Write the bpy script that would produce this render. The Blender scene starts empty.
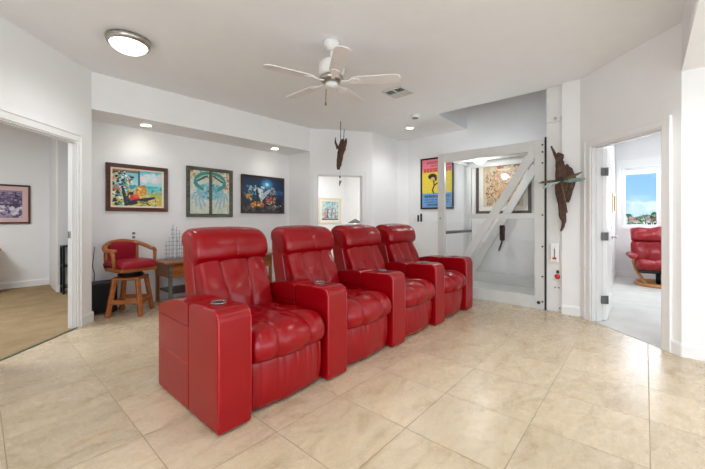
import bpy, bmesh, math, random
import numpy as np
from mathutils import Vector, Matrix, noise
R = math.radians
PI = math.pi
C = bpy.context.scene.collection
random.seed(7)

# ------------------------------------------------------------------ materials
def lin(r, g, b):
    f = lambda c: (c / 255 / 12.92) if c / 255 <= .04045 else ((c / 255 + .055) / 1.055) ** 2.4
    return (f(r), f(g), f(b), 1)

class NT:
    def __init__(s, m): s.t = m.node_tree; s.n = s.t.nodes; s.l = s.t.links
    def add(s, k, **kw):
        n = s.n.new(k)
        for a, v in kw.items(): setattr(n, a, v)
        return n
    def ln(s, a, b): s.l.new(a, b)
    def math(s, op, a, b=None, c=None):
        n = s.add('ShaderNodeMath', operation=op)
        for i, v in enumerate((a, b, c)):
            if v is None: continue
            if isinstance(v, (int, float)): n.inputs[i].default_value = v
            else: s.ln(v, n.inputs[i])
        return n.outputs[0]
    def mix(s, f, a, b, mode='MIX'):
        n = s.add('ShaderNodeMix', data_type='RGBA', blend_type=mode)
        for i, v in ((0, f), (6, a), (7, b)):
            if isinstance(v, (int, float, tuple)): n.inputs[i].default_value = v
            else: s.ln(v, n.inputs[i])
        return n.outputs[2]
    def noise(s, vec, scale, detail=3, rough=.5, dist=0):
        n = s.add('ShaderNodeTexNoise'); n.inputs['Scale'].default_value = scale
        n.inputs['Detail'].default_value = detail; n.inputs['Roughness'].default_value = rough
        n.inputs['Distortion'].default_value = dist
        s.ln(vec, n.inputs['Vector']); return n.outputs['Fac']
    def ramp(s, fac, *stops):
        n = s.add('ShaderNodeValToRGB'); e = n.color_ramp.elements
        e[0].position, e[0].color = stops[0]; e[1].position, e[1].color = stops[-1]
        for p, c in stops[1:-1]:
            k = e.new(p); k.color = c
        s.ln(fac, n.inputs[0]); return n.outputs[0]
    def coord(s): return s.add('ShaderNodeTexCoord').outputs['Object']
    def bump(s, h, strength, dist=.01):
        n = s.add('ShaderNodeBump'); n.inputs['Strength'].default_value = strength
        n.inputs['Distance'].default_value = dist; s.ln(h, n.inputs['Height']); return n.outputs[0]

def new_mat(name):
    m = bpy.data.materials.new(name); m.use_nodes = True
    t = NT(m); return m, t, t.n['Principled BSDF']

def plain(name, rgb, rough=.5, metal=0, var=.05, scale=6, bump=0, bscale=60, coat=0, spec=.5):
    """colour with a little procedural mottling"""
    m, t, p = new_mat(name); c = lin(*rgb); co = t.coord()
    f = t.noise(co, scale)
    lo = tuple(min(1, x * (1 - var)) for x in c[:3]) + (1,); hi = tuple(min(1, x * (1 + var)) for x in c[:3]) + (1,)
    t.ln(t.ramp(f, (.3, lo), (.7, hi)), p.inputs['Base Color'])
    p.inputs['Roughness'].default_value = rough; p.inputs['Metallic'].default_value = metal
    p.inputs['Coat Weight'].default_value = coat; p.inputs['Specular IOR Level'].default_value = spec
    if bump: t.ln(t.bump(t.noise(co, bscale), bump, .003), p.inputs['Normal'])
    return m

def wood(name, a, b, rough=.35, scale=14, axis=(1, 8, 8)):
    m, t, p = new_mat(name); co = t.coord()
    mp = t.add('ShaderNodeMapping'); mp.inputs['Scale'].default_value = axis; t.ln(co, mp.inputs[0])
    f = t.noise(mp.outputs[0], scale / 4, 5, .6, .6)
    t.ln(t.ramp(f, (.3, lin(*a)), (.7, lin(*b))), p.inputs['Base Color'])
    p.inputs['Roughness'].default_value = rough; return m

def emit(name, rgb, s):
    m, t, p = new_mat(name)
    p.inputs['Base Color'].default_value = lin(*rgb)
    p.inputs['Emission Color'].default_value = lin(*rgb); p.inputs['Emission Strength'].default_value = s
    return m

def glass(name, tint=(1, 1, 1, 1), refl=1.0):
    m = bpy.data.materials.new(name); m.use_nodes = True; t = NT(m); t.n.clear()
    o = t.add('ShaderNodeOutputMaterial'); mx = t.add('ShaderNodeMixShader')
    tr = t.add('ShaderNodeBsdfTransparent'); tr.inputs[0].default_value = tint
    gl = t.add('ShaderNodeBsdfGlossy'); gl.inputs['Roughness'].default_value = .02
    fr = t.add('ShaderNodeLayerWeight'); fr.inputs[0].default_value = .5
    f5 = t.math('POWER', fr.outputs['Facing'], 4.0)
    t.ln(t.math('MULTIPLY', t.math('MULTIPLY_ADD', f5, .6, .035), refl), mx.inputs[0])
    t.ln(tr.outputs[0], mx.inputs[1]); t.ln(gl.outputs[0], mx.inputs[2]); t.ln(mx.outputs[0], o.inputs[0])
    return m

def leather(name, rgb, rough=.34):
    m, t, p = new_mat(name); co = t.coord(); c = lin(*rgb)
    f = t.noise(co, 3, 2)
    t.ln(t.ramp(f, (.3, tuple(x * .94 for x in c[:3]) + (1,)), (.75, tuple(min(1, x * 1.06) for x in c[:3]) + (1,))), p.inputs['Base Color'])
    p.inputs['Roughness'].default_value = rough; p.inputs['Specular IOR Level'].default_value = .38
    return m

def tile_floor():
    m, t, p = new_mat('travertine_tile'); co = t.coord()
    s = t.add('ShaderNodeSeparateXYZ'); t.ln(co, s.inputs[0])
    tx = t.math('DIVIDE', t.math('SUBTRACT', s.outputs[0], .585), .489)
    ty = t.math('DIVIDE', t.math('SUBTRACT', s.outputs[1], -.018), .5035)
    cx = t.math('FLOOR', tx); cy = t.math('FLOOR', ty)
    dx = t.math('MULTIPLY', t.math('SUBTRACT', .5, t.math('ABSOLUTE', t.math('SUBTRACT', t.math('FRACT', tx), .5))), .489)
    dy = t.math('MULTIPLY', t.math('SUBTRACT', .5, t.math('ABSOLUTE', t.math('SUBTRACT', t.math('FRACT', ty), .5))), .5035)
    d = t.math('MINIMUM', dx, dy)
    g = t.add('ShaderNodeMapRange'); t.ln(d, g.inputs[0]); g.inputs[1].default_value = .0012; g.inputs[2].default_value = .0032
    cell = t.add('ShaderNodeCombineXYZ'); t.ln(cx, cell.inputs[0]); t.ln(cy, cell.inputs[1])
    wn = t.add('ShaderNodeTexWhiteNoise', noise_dimensions='2D'); t.ln(cell.outputs[0], wn.inputs['Vector'])
    off = t.add('ShaderNodeVectorMath', operation='MULTIPLY_ADD')
    t.ln(wn.outputs['Color'], off.inputs[0]); off.inputs[1].default_value = (37, 37, 37); t.ln(co, off.inputs[2])
    v = off.outputs[0]
    st = t.add('ShaderNodeMapping'); st.inputs['Scale'].default_value = (1, 2.6, 1); st.inputs['Rotation'].default_value = (0, 0, .5); t.ln(v, st.inputs[0])
    n1 = t.noise(st.outputs[0], 3.2, 6, .62, .9); n2 = t.noise(v, 17, 8, .72, 1.1); n3 = t.noise(v, 55, 3, .6)
    c1 = t.ramp(n1, (.27, lin(176, 154, 124)), (.42, lin(198, 179, 149)), (.55, lin(208, 191, 163)), (.75, lin(200, 170, 130)))
    c2 = t.mix(t.math('MULTIPLY', t.ramp(n2, (.5, (0, 0, 0, 1)), (.75, (1, 1, 1, 1))), .62), c1, lin(166, 144, 120))
    c3 = t.mix(t.math('MULTIPLY', t.ramp(n2, (.25, (1, 1, 1, 1)), (.42, (0, 0, 0, 1))), .4), c2, lin(228, 217, 198))
    tone = t.add('ShaderNodeMapRange'); t.ln(wn.outputs['Value'], tone.inputs[0]); tone.inputs[3].default_value = .9; tone.inputs[4].default_value = 1.06
    sc = t.add('ShaderNodeVectorMath', operation='SCALE'); t.ln(c3, sc.inputs[0]); t.ln(tone.outputs[0], sc.inputs['Scale'])
    col = t.mix(g.outputs[0], lin(150, 130, 103), sc.outputs[0])
    t.ln(col, p.inputs['Base Color'])
    ro = t.add('ShaderNodeMapRange'); t.ln(n2, ro.inputs[0]); ro.inputs[3].default_value = .2; ro.inputs[4].default_value = .34
    r2 = t.math('ADD', ro.outputs[0], t.math('MULTIPLY', t.math('SUBTRACT', 1, g.outputs[0]), .4))
    t.ln(r2, p.inputs['Roughness']); p.inputs['Specular IOR Level'].default_value = .5
    t.ln(t.bump(t.math('ADD', g.outputs[0], t.math('MULTIPLY', n3, .05)), .25, .002), p.inputs['Normal'])
    return m

def carpet(name, a, b):
    m, t, p = new_mat(name); co = t.coord()
    f = t.math('ADD', t.math('MULTIPLY', t.noise(co, 160, 3), .6), t.math('MULTIPLY', t.noise(co, 4, 3), .4))
    t.ln(t.ramp(f, (.35, lin(*a)), (.65, lin(*b))), p.inputs['Base Color']); p.inputs['Roughness'].default_value = .95
    p.inputs['Specular IOR Level'].default_value = .1
    t.ln(t.bump(t.noise(co, 220, 2), .6, .006), p.inputs['Normal']); return m

def paint_mat(name, rough=.45):
    m, t, p = new_mat(name)
    a = t.add('ShaderNodeAttribute'); a.attribute_name = 'paint'
    f = t.noise(t.coord(), 90, 3)
    t.ln(t.mix(.35, a.outputs['Color'], t.mix(1.0, a.outputs['Color'], t.ramp(f, (.3, (.6, .6, .6, 1)), (.7, (1.2, 1.2, 1.2, 1))), 'MULTIPLY')), p.inputs['Base Color'])
    p.inputs['Roughness'].default_value = rough; return m

M = dict(
    wall=plain('white_wall_paint', (238, 238, 238), .75, var=.01, bump=.08, bscale=140),
    shaded_wall=plain('shaded_wall_paint', (214, 214, 214), .75, var=.01),  # shade on the left room's short wall, put into a greyer colour
    ceil=plain('white_ceiling_paint', (236, 238, 240), .85, var=.01, bump=.12, bscale=90),
    trim=plain('white_trim_gloss', (238, 238, 237), .35, var=.01),
    jamb=plain('soft_white_jamb', (226, 226, 226), .4, var=.01),
    tile=tile_floor(),
    tan=carpet('tan_carpet', (138, 116, 86), (176, 152, 118)),
    greyc=carpet('pale_grey_carpet', (196, 195, 192), (222, 221, 218)),
    leather=leather('red_leather', (142, 1, 11), .25),
    leather2=leather('dark_red_leather', (146, 22, 32), .36),
    vinyl=leather('crimson_vinyl', (150, 14, 38), .42),
    welt=plain('red_piping', (190, 40, 48), .3, var=.08),
    black=plain('black_plastic', (16, 16, 17), .45),
    satin=plain('black_metal', (22, 22, 23), .4, .3),
    chrome=plain('chrome', (205, 205, 205), .12, 1),
    nickel=plain('brushed_nickel', (180, 176, 168), .3, 1, var=.12, scale=40),
    alu=plain('grey_painted_steel', (208, 209, 206), .42, .0, var=.03),
    panelw=plain('white_painted_steel', (226, 226, 224), .4, var=.03),
    wplastic=plain('white_plastic', (240, 240, 238), .4, var=.01),
    fanw=plain('white_fan_enamel', (234, 232, 229), .4, var=.02),
    blade=plain('washed_white_blade', (224, 221, 219), .5, var=.05),
    oak=wood('honey_oak', (138, 74, 28), (174, 104, 46), .35),
    table=wood('red_brown_wood', (120, 66, 26), (164, 98, 44), .3),
    dark=wood('dark_brown_wood', (40, 24, 18), (72, 46, 34), .35),
    mahog=wood('mahogany_frame', (52, 22, 14), (98, 50, 32), .3),
    greyw=wood('weathered_grey_wood', (62, 64, 56), (112, 112, 98), .7),
    drift=wood('driftwood', (34, 22, 18), (104, 74, 56), .8, 30),
    beech=wood('light_beech', (176, 118, 64), (206, 150, 94), .35),
    cream=plain('cream_mat', (226, 214, 190), .7, var=.03),
    whitem=plain('white_mat', (232, 230, 222), .7, var=.02),
    pinkm=plain('pink_mat', (216, 184, 180), .7, var=.03),
    gold=plain('gold_frame', (170, 138, 74), .35, .5),
    red=plain('red_plastic', (196, 22, 26), .35),
    wire=plain('silver_wire', (150, 154, 158), .35, .8),
    grey=plain('grey_metal', (120, 120, 120), .4, .6),
    shade=plain('grey_lampshade', (84, 86, 89), .7, var=.06),
    brass=plain('brass', (150, 110, 50), .35, .8),
    wingA=plain('green_patina_wing', (104, 124, 116), .45, .4, var=.35, scale=30),
    wingB=plain('silver_blue_wing', (156, 170, 172), .4, .4, var=.3, scale=30),
    wingC=plain('bronze_wing', (92, 76, 52), .45, .5, var=.3, scale=30),
    string=plain('dark_string', (60, 56, 52), .8),
    sheet=glass('clear_acrylic', (.975, .98, .978, 1), .9),
    pane=glass('window_glass', (.98, .99, 1, 1), .25),
    picglass=glass('picture_glass', (1, 1, 1, 1), .8),
    lamp=emit('warm_diffuser', (255, 250, 240), 2.6),
    down=emit('downlight_lens', (255, 250, 242), 6),
    domel=emit('lift_dome_lens', (255, 252, 244), 1.6),
    paint=paint_mat('painted_surface', .4),
    foliage=plain('leaf_green', (84, 112, 52), .7, var=.45, scale=2),
    foliage2=plain('olive_leaf', (126, 132, 84), .7, var=.4, scale=2),
    trunk=plain('palm_trunk', (120, 100, 78), .9),
    house=plain('cream_house_wall', (226, 214, 194), .8),
    roof=plain('terracotta_roof', (176, 116, 88), .8),
    ground=plain('sandy_ground', (186, 180, 156), .9, var=.2, scale=.2),
    blind=plain('white_roller_blind', (240, 242, 244), .7, var=.01),
)

# ------------------------------------------------------------------ mesh helpers
class MB:
    def __init__(s): s.bm = bmesh.new()
    def box(s, x0, x1, y0, y1, z0, z1):
        v = [s.bm.verts.new((x, y, z)) for z in (z0, z1) for x, y in ((x0, y0), (x1, y0), (x1, y1), (x0, y1))]
        for f in ((3, 2, 1, 0), (4, 5, 6, 7), (0, 1, 5, 4), (1, 2, 6, 5), (2, 3, 7, 6), (3, 0, 4, 7)): s.bm.faces.new([v[i] for i in f])
        return s
    def prism(s, poly, z0, z1):
        a = [s.bm.verts.new((x, y, z0)) for x, y in poly]; b = [s.bm.verts.new((x, y, z1)) for x, y in poly]; n = len(a)
        s.bm.faces.new(a[::-1]); s.bm.faces.new(b)
        for i in range(n): s.bm.faces.new((a[i], a[(i + 1) % n], b[(i + 1) % n], b[i]))
        return s
    def bar(s, p, q, w, h, up=(0, 0, 1)):
        p, q = Vector(p), Vector(q); d = (q - p).normalized(); a = d.cross(Vector(up)).normalized(); b = a.cross(d)
        v = [s.bm.verts.new(c + a * i * w / 2 + b * j * h / 2) for c in (p, q) for i, j in ((-1, -1), (1, -1), (1, 1), (-1, 1))]
        for f in ((3, 2, 1, 0), (4, 5, 6, 7), (0, 1, 5, 4), (1, 2, 6, 5), (2, 3, 7, 6), (3, 0, 4, 7)): s.bm.faces.new([v[i] for i in f])
        return s
    def tube(s, pts, r, seg=10, flat=1.0):
        pts = [Vector(p) for p in pts]; n = len(pts); rs = r if isinstance(r, (list, tuple)) else [r] * n
        rings = []; pa = None
        for i, p in enumerate(pts):
            d = (pts[min(i + 1, n - 1)] - pts[max(i - 1, 0)]).normalized()
            if pa is None:
                ref = Vector((0, 0, 1)) if abs(d.z) < .9 else Vector((1, 0, 0)); pa = d.cross(ref).normalized()
            a = (pa - d * pa.dot(d)).normalized(); pa = a; b = d.cross(a)
            rings.append([s.bm.verts.new(p + a * math.cos(t) * rs[i] + b * math.sin(t) * rs[i] * flat) for t in (2 * PI * k / seg for k in range(seg))])
        for A, B in zip(rings, rings[1:]):
            for k in range(seg): s.bm.faces.new((A[k], A[(k + 1) % seg], B[(k + 1) % seg], B[k]))
        s.bm.faces.new(rings[0][::-1]); s.bm.faces.new(rings[-1]); return s
    def lathe(s, prof, c=(0, 0, 0), seg=28):
        rings = []
        for r, z in prof:
            rings.append([s.bm.verts.new((c[0] + max(r, 1e-4) * math.cos(t), c[1] + max(r, 1e-4) * math.sin(t), c[2] + z)) for t in (2 * PI * k / seg for k in range(seg))])
        for A, B in zip(rings, rings[1:]):
            for k in range(seg): s.bm.faces.new((A[k], A[(k + 1) % seg], B[(k + 1) % seg], B[k]))
        s.bm.faces.new(rings[0][::-1]); s.bm.faces.new(rings[-1]); return s
    def sheet(s, prof, x0, x1):  # closed (y,z) outline extruded along x
        a = [s.bm.verts.new((x0, y, z)) for y, z in prof]; b = [s.bm.verts.new((x1, y, z)) for y, z in prof]; n = len(a)
        s.bm.faces.new(a); s.bm.faces.new(b[::-1])
        for i in range(n): s.bm.faces.new((a[i], b[i], b[(i + 1) % n], a[(i + 1) % n]))
        return s
    def build(s, name, mat, parent=None, bevel=0, smooth=False, seg=2):
        bmesh.ops.recalc_face_normals(s.bm, faces=s.bm.faces)
        me = bpy.data.meshes.new(name); s.bm.to_mesh(me); s.bm.free()
        if smooth:
            for p in me.polygons: p.use_smooth = True
        me.materials.append(M[mat] if isinstance(mat, str) else mat)
        o = bpy.data.objects.new(name, me); C.objects.link(o)
        if parent: o.parent = parent
        if bevel:
            b = o.modifiers.new('bevel', 'BEVEL'); b.width = bevel; b.segments = seg; b.limit_method = 'ANGLE'; b.angle_limit = R(40)
            if hasattr(b, 'harden_normals'): b.harden_normals = False
        if smooth == 'auto': pass
        return o

def thing(name, label, cat, loc=(0, 0, 0), rz=0, group=None):
    o = bpy.data.objects.new(name, None); C.objects.link(o); o.location = loc; o.rotation_euler = (0, 0, rz)
    o.empty_display_size = .1; o['label'] = label; o['category'] = cat
    if group: o['group'] = group
    return o
def tag(o, label, cat, group=None):
    o['label'] = label; o['category'] = cat
    if group: o['group'] = group
    return o
def struct(mb, name, mat, **k):
    o = mb.build(name, mat, **k)
    if o.parent is None: o['kind'] = 'structure'
    return o
def dup(root, loc, rz=0, label=None):
    r = root.copy(); C.objects.link(r); r.location = loc; r.rotation_euler = (0, 0, rz)
    if label: r['label'] = label
    for ch in list(root.children):
        c = ch.copy(); C.objects.link(c); c.parent = r
        for g in ch.children:
            d = g.copy(); C.objects.link(d); d.parent = c
    return r

# ------------------------------------------------------------------ the shell
CZ, LZ = 2.80, 2.385
pL, pP, pQ = (.857, 4.653), (4.02, 4.58), (4.977, 3.885)
pT, pR = (4.71, .575), (3.907, -.228)
DZ = 1.97   # door opening height

def frame_of(p, q):
    d = Vector((q[0] - p[0], q[1] - p[1])); L = d.length; d /= L; return d, Vector((-d.y, d.x)), L
def quad(p, d, n, s0, s1, n0, n1):
    return [(p[0] + d.x * s + n.x * k, p[1] + d.y * s + n.y * k) for s, k in ((s0, n0), (s1, n0), (s1, n1), (s0, n1))]
def wall(name, p, q, z0=0, z1=CZ, t=.12, holes=(), mat='wall', ext0=0, ext1=0):
    d, n, L = frame_of(p, q); m = MB(); s = -ext0
    for a, b, zb, zt in holes:
        m.prism(quad(p, d, n, s, a, 0, t), z0, z1)
        if zb > z0: m.prism(quad(p, d, n, a, b, 0, t), z0, zb)
        m.prism(quad(p, d, n, a, b, 0, t), zt, z1); s = b
    m.prism(quad(p, d, n, s, L + ext1, 0, t), z0, z1)
    return struct(m, name, mat)
def board(name, p, q, s0=0, s1=None, h=.115, t=.014):
    d, n, L = frame_of(p, q); s1 = L if s1 is None else s1
    m = MB(); a = quad(p, d, n, s0, s1, 0, -t); b = quad(p, d, n, s0, s1, 0, -t * .45)
    lo = [m.bm.verts.new((x, y, 0)) for x, y in a]; mid = [m.bm.verts.new((x, y, h * .8)) for x, y in a]; hi = [m.bm.verts.new((x, y, h)) for x, y in b]
    m.bm.faces.new(lo); m.bm.faces.new(hi)
    for A, B in ((lo, mid), (mid, hi)):
        for i in range(4): m.bm.faces.new((A[i], A[(i + 1) % 4], B[(i + 1) % 4], B[i]))
    return struct(m, name, 'trim')
def casing(name, p, q, s0, s1, zt, w0=.08, w1=.08, wt=.08, t=.12):
    """jambs, stop and flat moulding round an opening"""
    d, n, L = frame_of(p, q); m = MB()
    for a, b, z0, z1 in ((s0 - w0, s0, 0, zt + wt), (s1, s1 + w1, 0, zt + wt), (s0, s1, zt, zt + wt)):
        m.prism(quad(p, d, n, a, b, -.016, 0), z0, z1)
    for a, b, z0, z1 in ((s0 - w0, s0 - w0 + .018, 0, zt + wt), (s1 + w1 - .018, s1 + w1, 0, zt + wt), (s0 - w0 + .018, s1 + w1 - .018, zt + wt - .018, zt + wt)):
        m.prism(quad(p, d, n, a, b, -.024, -.016), z0, z1)
    o = struct(m, name, 'trim')
    j = MB()
    for a, b, z0, z1 in ((s0, s0 + .016, 0, zt), (s1 - .016, s1, 0, zt), (s0 + .016, s1 - .016, zt - .016, zt)):
        j.prism(quad(p, d, n, a, b, -.004, t + .004), z0, z1)
    for a, b, z0, z1 in ((s0 + .016, s0 + .028, 0, zt - .016), (s1 - .028, s1 - .016, 0, zt - .016), (s0 + .028, s1 - .028, zt - .028, zt - .016)):
        j.prism(quad(p, d, n, a, b, t * .35, t * .7), z0, z1)
    j.build('door_jamb', 'jamb', o)
    return o

pL2 = (-2.2, pL[1] - (pL[0] + 2.2))
dl, nl, LL = frame_of(pL2, pL)
wall('wall_left', pL2, pL, t=.075, holes=[(LL - 1.12, LL - .215, 0, DZ)])
trim1 = casing('trim_1', pL2, pL, LL - 1.12, LL - .215, DZ, w1=.05, t=.075)
board('baseboard_left', pL2, pL, 0, LL - 1.2); board('baseboard_corner', pL2, pL, LL - .165, LL + .014)
wall('wall_alcove_end', (.868, 4.745), (.868, 5.2), t=.04)
struct(MB().prism([(.857, 4.653), (.804, 4.706), (.828, 4.745), (.868, 4.745), (.866, 4.70)], 0, CZ), 'wall_nib', 'wall')
wall('wall_back', (.828, 5.2), (4.14, 5.2)); board('baseboard_back', (.868, 5.2), (4.02, 5.2))
wall('wall_alcove_side', (4.02, 5.2), pP); board('baseboard_alcove', (4.02, 5.2), pP)
dm, nm, LM = frame_of(pP, pQ)
wall('wall_doorway', pP, pQ, holes=[(.135, .985, 0, DZ)])
casing('trim_2', pP, pQ, .135, .985, DZ, w0=.075, w1=.075)
board('baseboard_doorway', pP, pQ, 1.06, None)
pS, pS2 = (5.80, 3.865), (5.98, 3.70)
wall('wall_corner', pQ, pS, ext1=.05); board('baseboard_far', pQ, pS)
wall('wall_chamfer', pS, pS2, ext1=.05); board('baseboard_chamfer', pS, pS2)
wall('wall_lift', (5.98, 3.70), (5.98, .76), ext1=.2, ext0=.1, z1=5.2); board('baseboard_lift', (5.98, 3.70), (5.98, .76))
struct(MB().prism([(4.71, .575), (5.98, .575), (5.98, .76), (4.71, .76)], 0, 5.2), 'wall_lift_side', 'wall')
board('baseboard_pier', (4.71, .76), (4.71, .575))
dr, nr, LR = frame_of(pT, pR)
RS0, RS1 = .165, .985
wall('wall_right', pT, pR, holes=[(RS0, RS1, 0, DZ)])
casing('trim_3', pT, pR, RS0, RS1, DZ, w0=.085, w1=.075, wt=.075)
board('baseboard_right', pT, pR, RS1 + .075, LR + .006)
pH = (3.907, -3.0)
wall('wall_hall', pR, pH, z1=LZ + .05); board('baseboard_hall', pR, pH)
wall('wall_hall_upper', pR, (3.907, -.5), z0=LZ + .05, z1=CZ)
wall('wall_rear', pH, (-2.2, -3.0), holes=[(.6, 5.6, .12, 2.2)], ext0=.12, ext1=.12)
wall('wall_rear_side', (-2.2, -3.0), pL2, holes=[(.5, 3.9, .12, 2.2)])
# bars of unseen windows behind the viewer, added to bring in daylight
m = MB()
for x in (-1.7, -.45, .8, 2.05, 3.3): m.box(x - .035, x + .035, -3.10, -3.03, .12, 2.2)
m.box(-1.66, 3.26, -3.09, -3.04, .12, .2); m.box(-1.66, 3.26, -3.09, -3.04, 2.12, 2.2)
struct(m, 'added_window_2', 'trim')
m = MB()
for y in (-2.5, -1.37, -.23, .9): m.box(-2.3, -2.23, y - .035, y + .035, .12, 2.2)
struct(m, 'added_window_3', 'trim')  # unseen side window, added as a daylight opening

# ceilings
HX0, HX1, HY0, HY1 = 4.80, 5.98, .95, 2.46
m = MB()
m.box(-4.5, HX0, -3.2, 8.2, CZ, CZ + .14); m.box(HX1 + .06, 9, -3.2, 8.2, CZ, CZ + .14)
m.box(HX0, HX1, -3.2, HY0, CZ, CZ + .14); m.box(HX0, HX1, HY1, 8.2, CZ, CZ + .14)
struct(m, 'ceiling', 'ceil')
struct(MB().box(-2.2, 3.907, -3.0, -.228, LZ, CZ), 'ceiling_hall', 'wall')
struct(MB().prism([(.857, 4.653), (4.02, 4.58), (4.02, 5.2), (.84, 5.2), (.84, 4.70)], LZ, CZ), 'ceiling_soffit', 'wall')
m = MB()   # shaft walls over the lift
m.box(HX0 - .1, HX0, HY0 - .1, HY1 + .1, CZ + .14, 5.2); m.box(HX0, HX1, HY1, HY1 + .1, CZ + .14, 5.2); m.box(HX0, HX1, HY0 - .1, HY0, CZ + .14, 5.2)
struct(m, 'wall_shaft', 'wall')
struct(MB().box(HX0 - .1, HX1 + .1, HY0 - .1, HY1 + .1, 5.2, 5.3), 'ceiling_shaft', 'ceil')

# floors
fl = [pL2, pL, (.87, 4.69), (.87, 5.25), (4.02, 5.25), pP, (pP[0] + nm.x * .06, pP[1] + nm.y * .06), (pQ[0] + nm.x * .06, pQ[1] + nm.y * .06), pQ, pS, pS2, (5.98, .76), (4.71, .76), pT, pR, (3.907, -3.1), (-2.2, -3.1)]
mid = lambda p, d, n, s, k: (p[0] + d.x * s + n.x * k, p[1] + d.y * s + n.y * k)
def flat(name, poly, mat, z=0.0):
    m = MB(); m.prism(poly, z - .12, z); return struct(m, name, mat)
flat('floor', fl, 'tile')
flat('floor_left_room', [mid(pL2, dl, nl, -.5, .0), mid(pL2, dl, nl, LL - .02, .0), (.865, 4.72), (.865, 5.3), (2.2, 5.3), (2.2, 8), (-4.4, 8), (-4.4, 1.2)], 'tan', .004)
flat('floor_right_room', [mid(pT, dr, nr, 0, .0), (4.75, .47), (8.6, .47), (8.6, -3.1), (3.95, -3.1), mid(pT, dr, nr, LR, .0)], 'greyc', .004)
flat('floor_centre_room', [mid(pP, dm, nm, 0, .06), (4.02, 7.1), (7.7, 7.1), (7.7, 3.95), mid(pP, dm, nm, LM, .06)], 'tile')
# threshold strips
struct(MB().prism(quad(pL2, dl, nl, LL - 1.12, LL - .215, -.012, .012), 0, .008), 'trim_4', 'greyw')

# left room
wall('wall_lounge_back', (-4.4, 7.85), (.85, 7.85)); board('baseboard_lounge', (-4.4, 7.85), (.85, 7.85))
wall('wall_lounge_return', (.85, 7.84), (.85, 6.91), t=.14); 
struct(MB().box(.835, .849, 6.91, 7.45, 0, 2.7), 'trim_5', 'trim')
wall('wall_lounge_shaded', (.85, 6.9), (2.2, 6.9), mat='shaded_wall'); board('baseboard_grey', (.85, 6.9), (2.2, 6.9))
wall('wall_lounge_right', (1.9, 6.9), (1.9, 5.3)); wall('wall_lounge_left', (-4.3, 1.2), (-4.3, 7.9)); 
wall('wall_lounge_front', (-2.2, 1.2), (-4.4, 1.2))
# right room
wall('wall_bedroom_left', (4.80, .45), (8.5, .45), t=.1); board('baseboard_bedroom', (4.9, .45), (8.5, .45))
wall('wall_bedroom_far', (8.5, .55), (8.5, -3.0), holes=[(.20, 1.75, .98, 2.16)], t=.14)
board('baseboard_window', (8.5, .45), (8.5, -3.0))
wall('wall_bedroom_front', (8.6, -3.0), (4.0, -3.0))
# centre room
wall('wall_study_back', (4.0, 7.0), (7.6, 7.0)); wall('wall_study_right', (7.6, 7.1), (7.6, 3.9)); wall('wall_study_left', (4.14, 5.3), (4.14, 7.1), t=.1)
wall('wall_study_front', (7.7, 4.03), (6.1, 4.03), t=-.05)

# window of the right room
y0, y1 = -1.20, .35
m = MB()
for a, b, z0, z1 in ((y1 - .05, y1, .98, 2.16), (y0, y0 + .05, .98, 2.16), (-.235, -.165, .98, 2.16), (y0 + .05, -.235, .98, 1.04), (y0 + .05, -.235, 2.10, 2.16), (-.165, y1 - .05, .98, 1.04), (-.165, y1 - .05, 2.10, 2.16)): m.box(8.52, 8.60, a, b, z0, z1)
w = struct(m, 'window_1', 'trim', bevel=.004)
m = MB()
for a, b, z0, z1 in ((y1, y1 + .08, .98, 2.16), (y0 - .09, y0, .98, 2.16), (y0 - .09, y1 + .08, 2.16, 2.33), (y0 - .12, y1 + .085, .94, .98)): m.box(8.478, 8.5, a, b, z0, z1)
m.box(8.455, 8.5, y0 - .12, y1 + .085, 2.33, 2.37)
m.build('window_casing', 'trim', w)
MB().box(8.555, 8.562, y0 + .05, -.235, 1.04, 2.10).build('window_pane', 'pane', w)
MB().box(8.555, 8.562, -.165, y1 - .05, 1.04, 2.10).build('window_pane', 'pane', w)
b = thing('roller_blind', 'white roller blind rolled up at the top of the window', 'blind', (8.47, -.42, 2.08))
MB().tube([(0, -.72, .05), (0, .72, .05)], .022, 14).build('roller', 'blind', b, smooth=True)
MB().box(-.012, .024, -.74, .74, -.06, .10).build('valance', 'blind', b, bevel=.004)
wh = (y1, y0)

# door leaf of the right room
hx, hy = mid(pT, dr, nr, RS0 + .02, .125)
dw = thing('door_1', 'open white panel door swung back into the room with the red lounge chair', 'door', (hx + .01, hy + .004, 0)); dw['kind'] = 'structure'
del dw['label'], dw['category']
m = MB(); m.box(0, .79, -.038, 0, .012, 1.945)
m.build('door_leaf', 'trim', dw, bevel=.003)
m = MB()
for x0, x1, z0, z1 in ((.12, .67, .2, .85), (.12, .67, 1.0, 1.8)):
    for a, b, c, e in ((x0, x1, z0, z0 + .02), (x0, x1, z1 - .02, z1), (x0, x0 + .02, z0 + .02, z1 - .02), (x1 - .02, x1, z0 + .02, z1 - .02)): m.box(a, b, -.044, -.038, c, e)
m.build('panel_moulding', 'trim', dw)
m = MB().lathe([(.0, 0), (.026, .0), (.026, .008), (.01, .012), (.01, .05), (0, .05)]); bmesh.ops.transform(m.bm, matrix=Matrix.Rotation(R(90), 4, 'X'), verts=m.bm.verts); bmesh.ops.translate(m.bm, vec=(.73, -.038, .92), verts=m.bm.verts)
m.tube([(.73, -.085, .92), (.66, -.088, .92), (.62, -.084, .918)], [.009, .008, .007]); m.build('lever_handle', 'nickel', dw, smooth=True)
for z in (.245, .955, 1.68):
    h = MB(); h.prism([(-.042, .008), (-.002, -.034), (-.006, -.038), (-.046, .004)], z - .045, z + .045)
    h.tube([(-.002, -.046, z - .046), (-.002, -.046, z + .046)], .008, 10)
    for k in (-.03, 0, .03): h.tube([(-.02, -.012, z + k), (-.027, -.019, z + k)], .006, 8)
    h.build('hinge', 'grey', dw)

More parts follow.
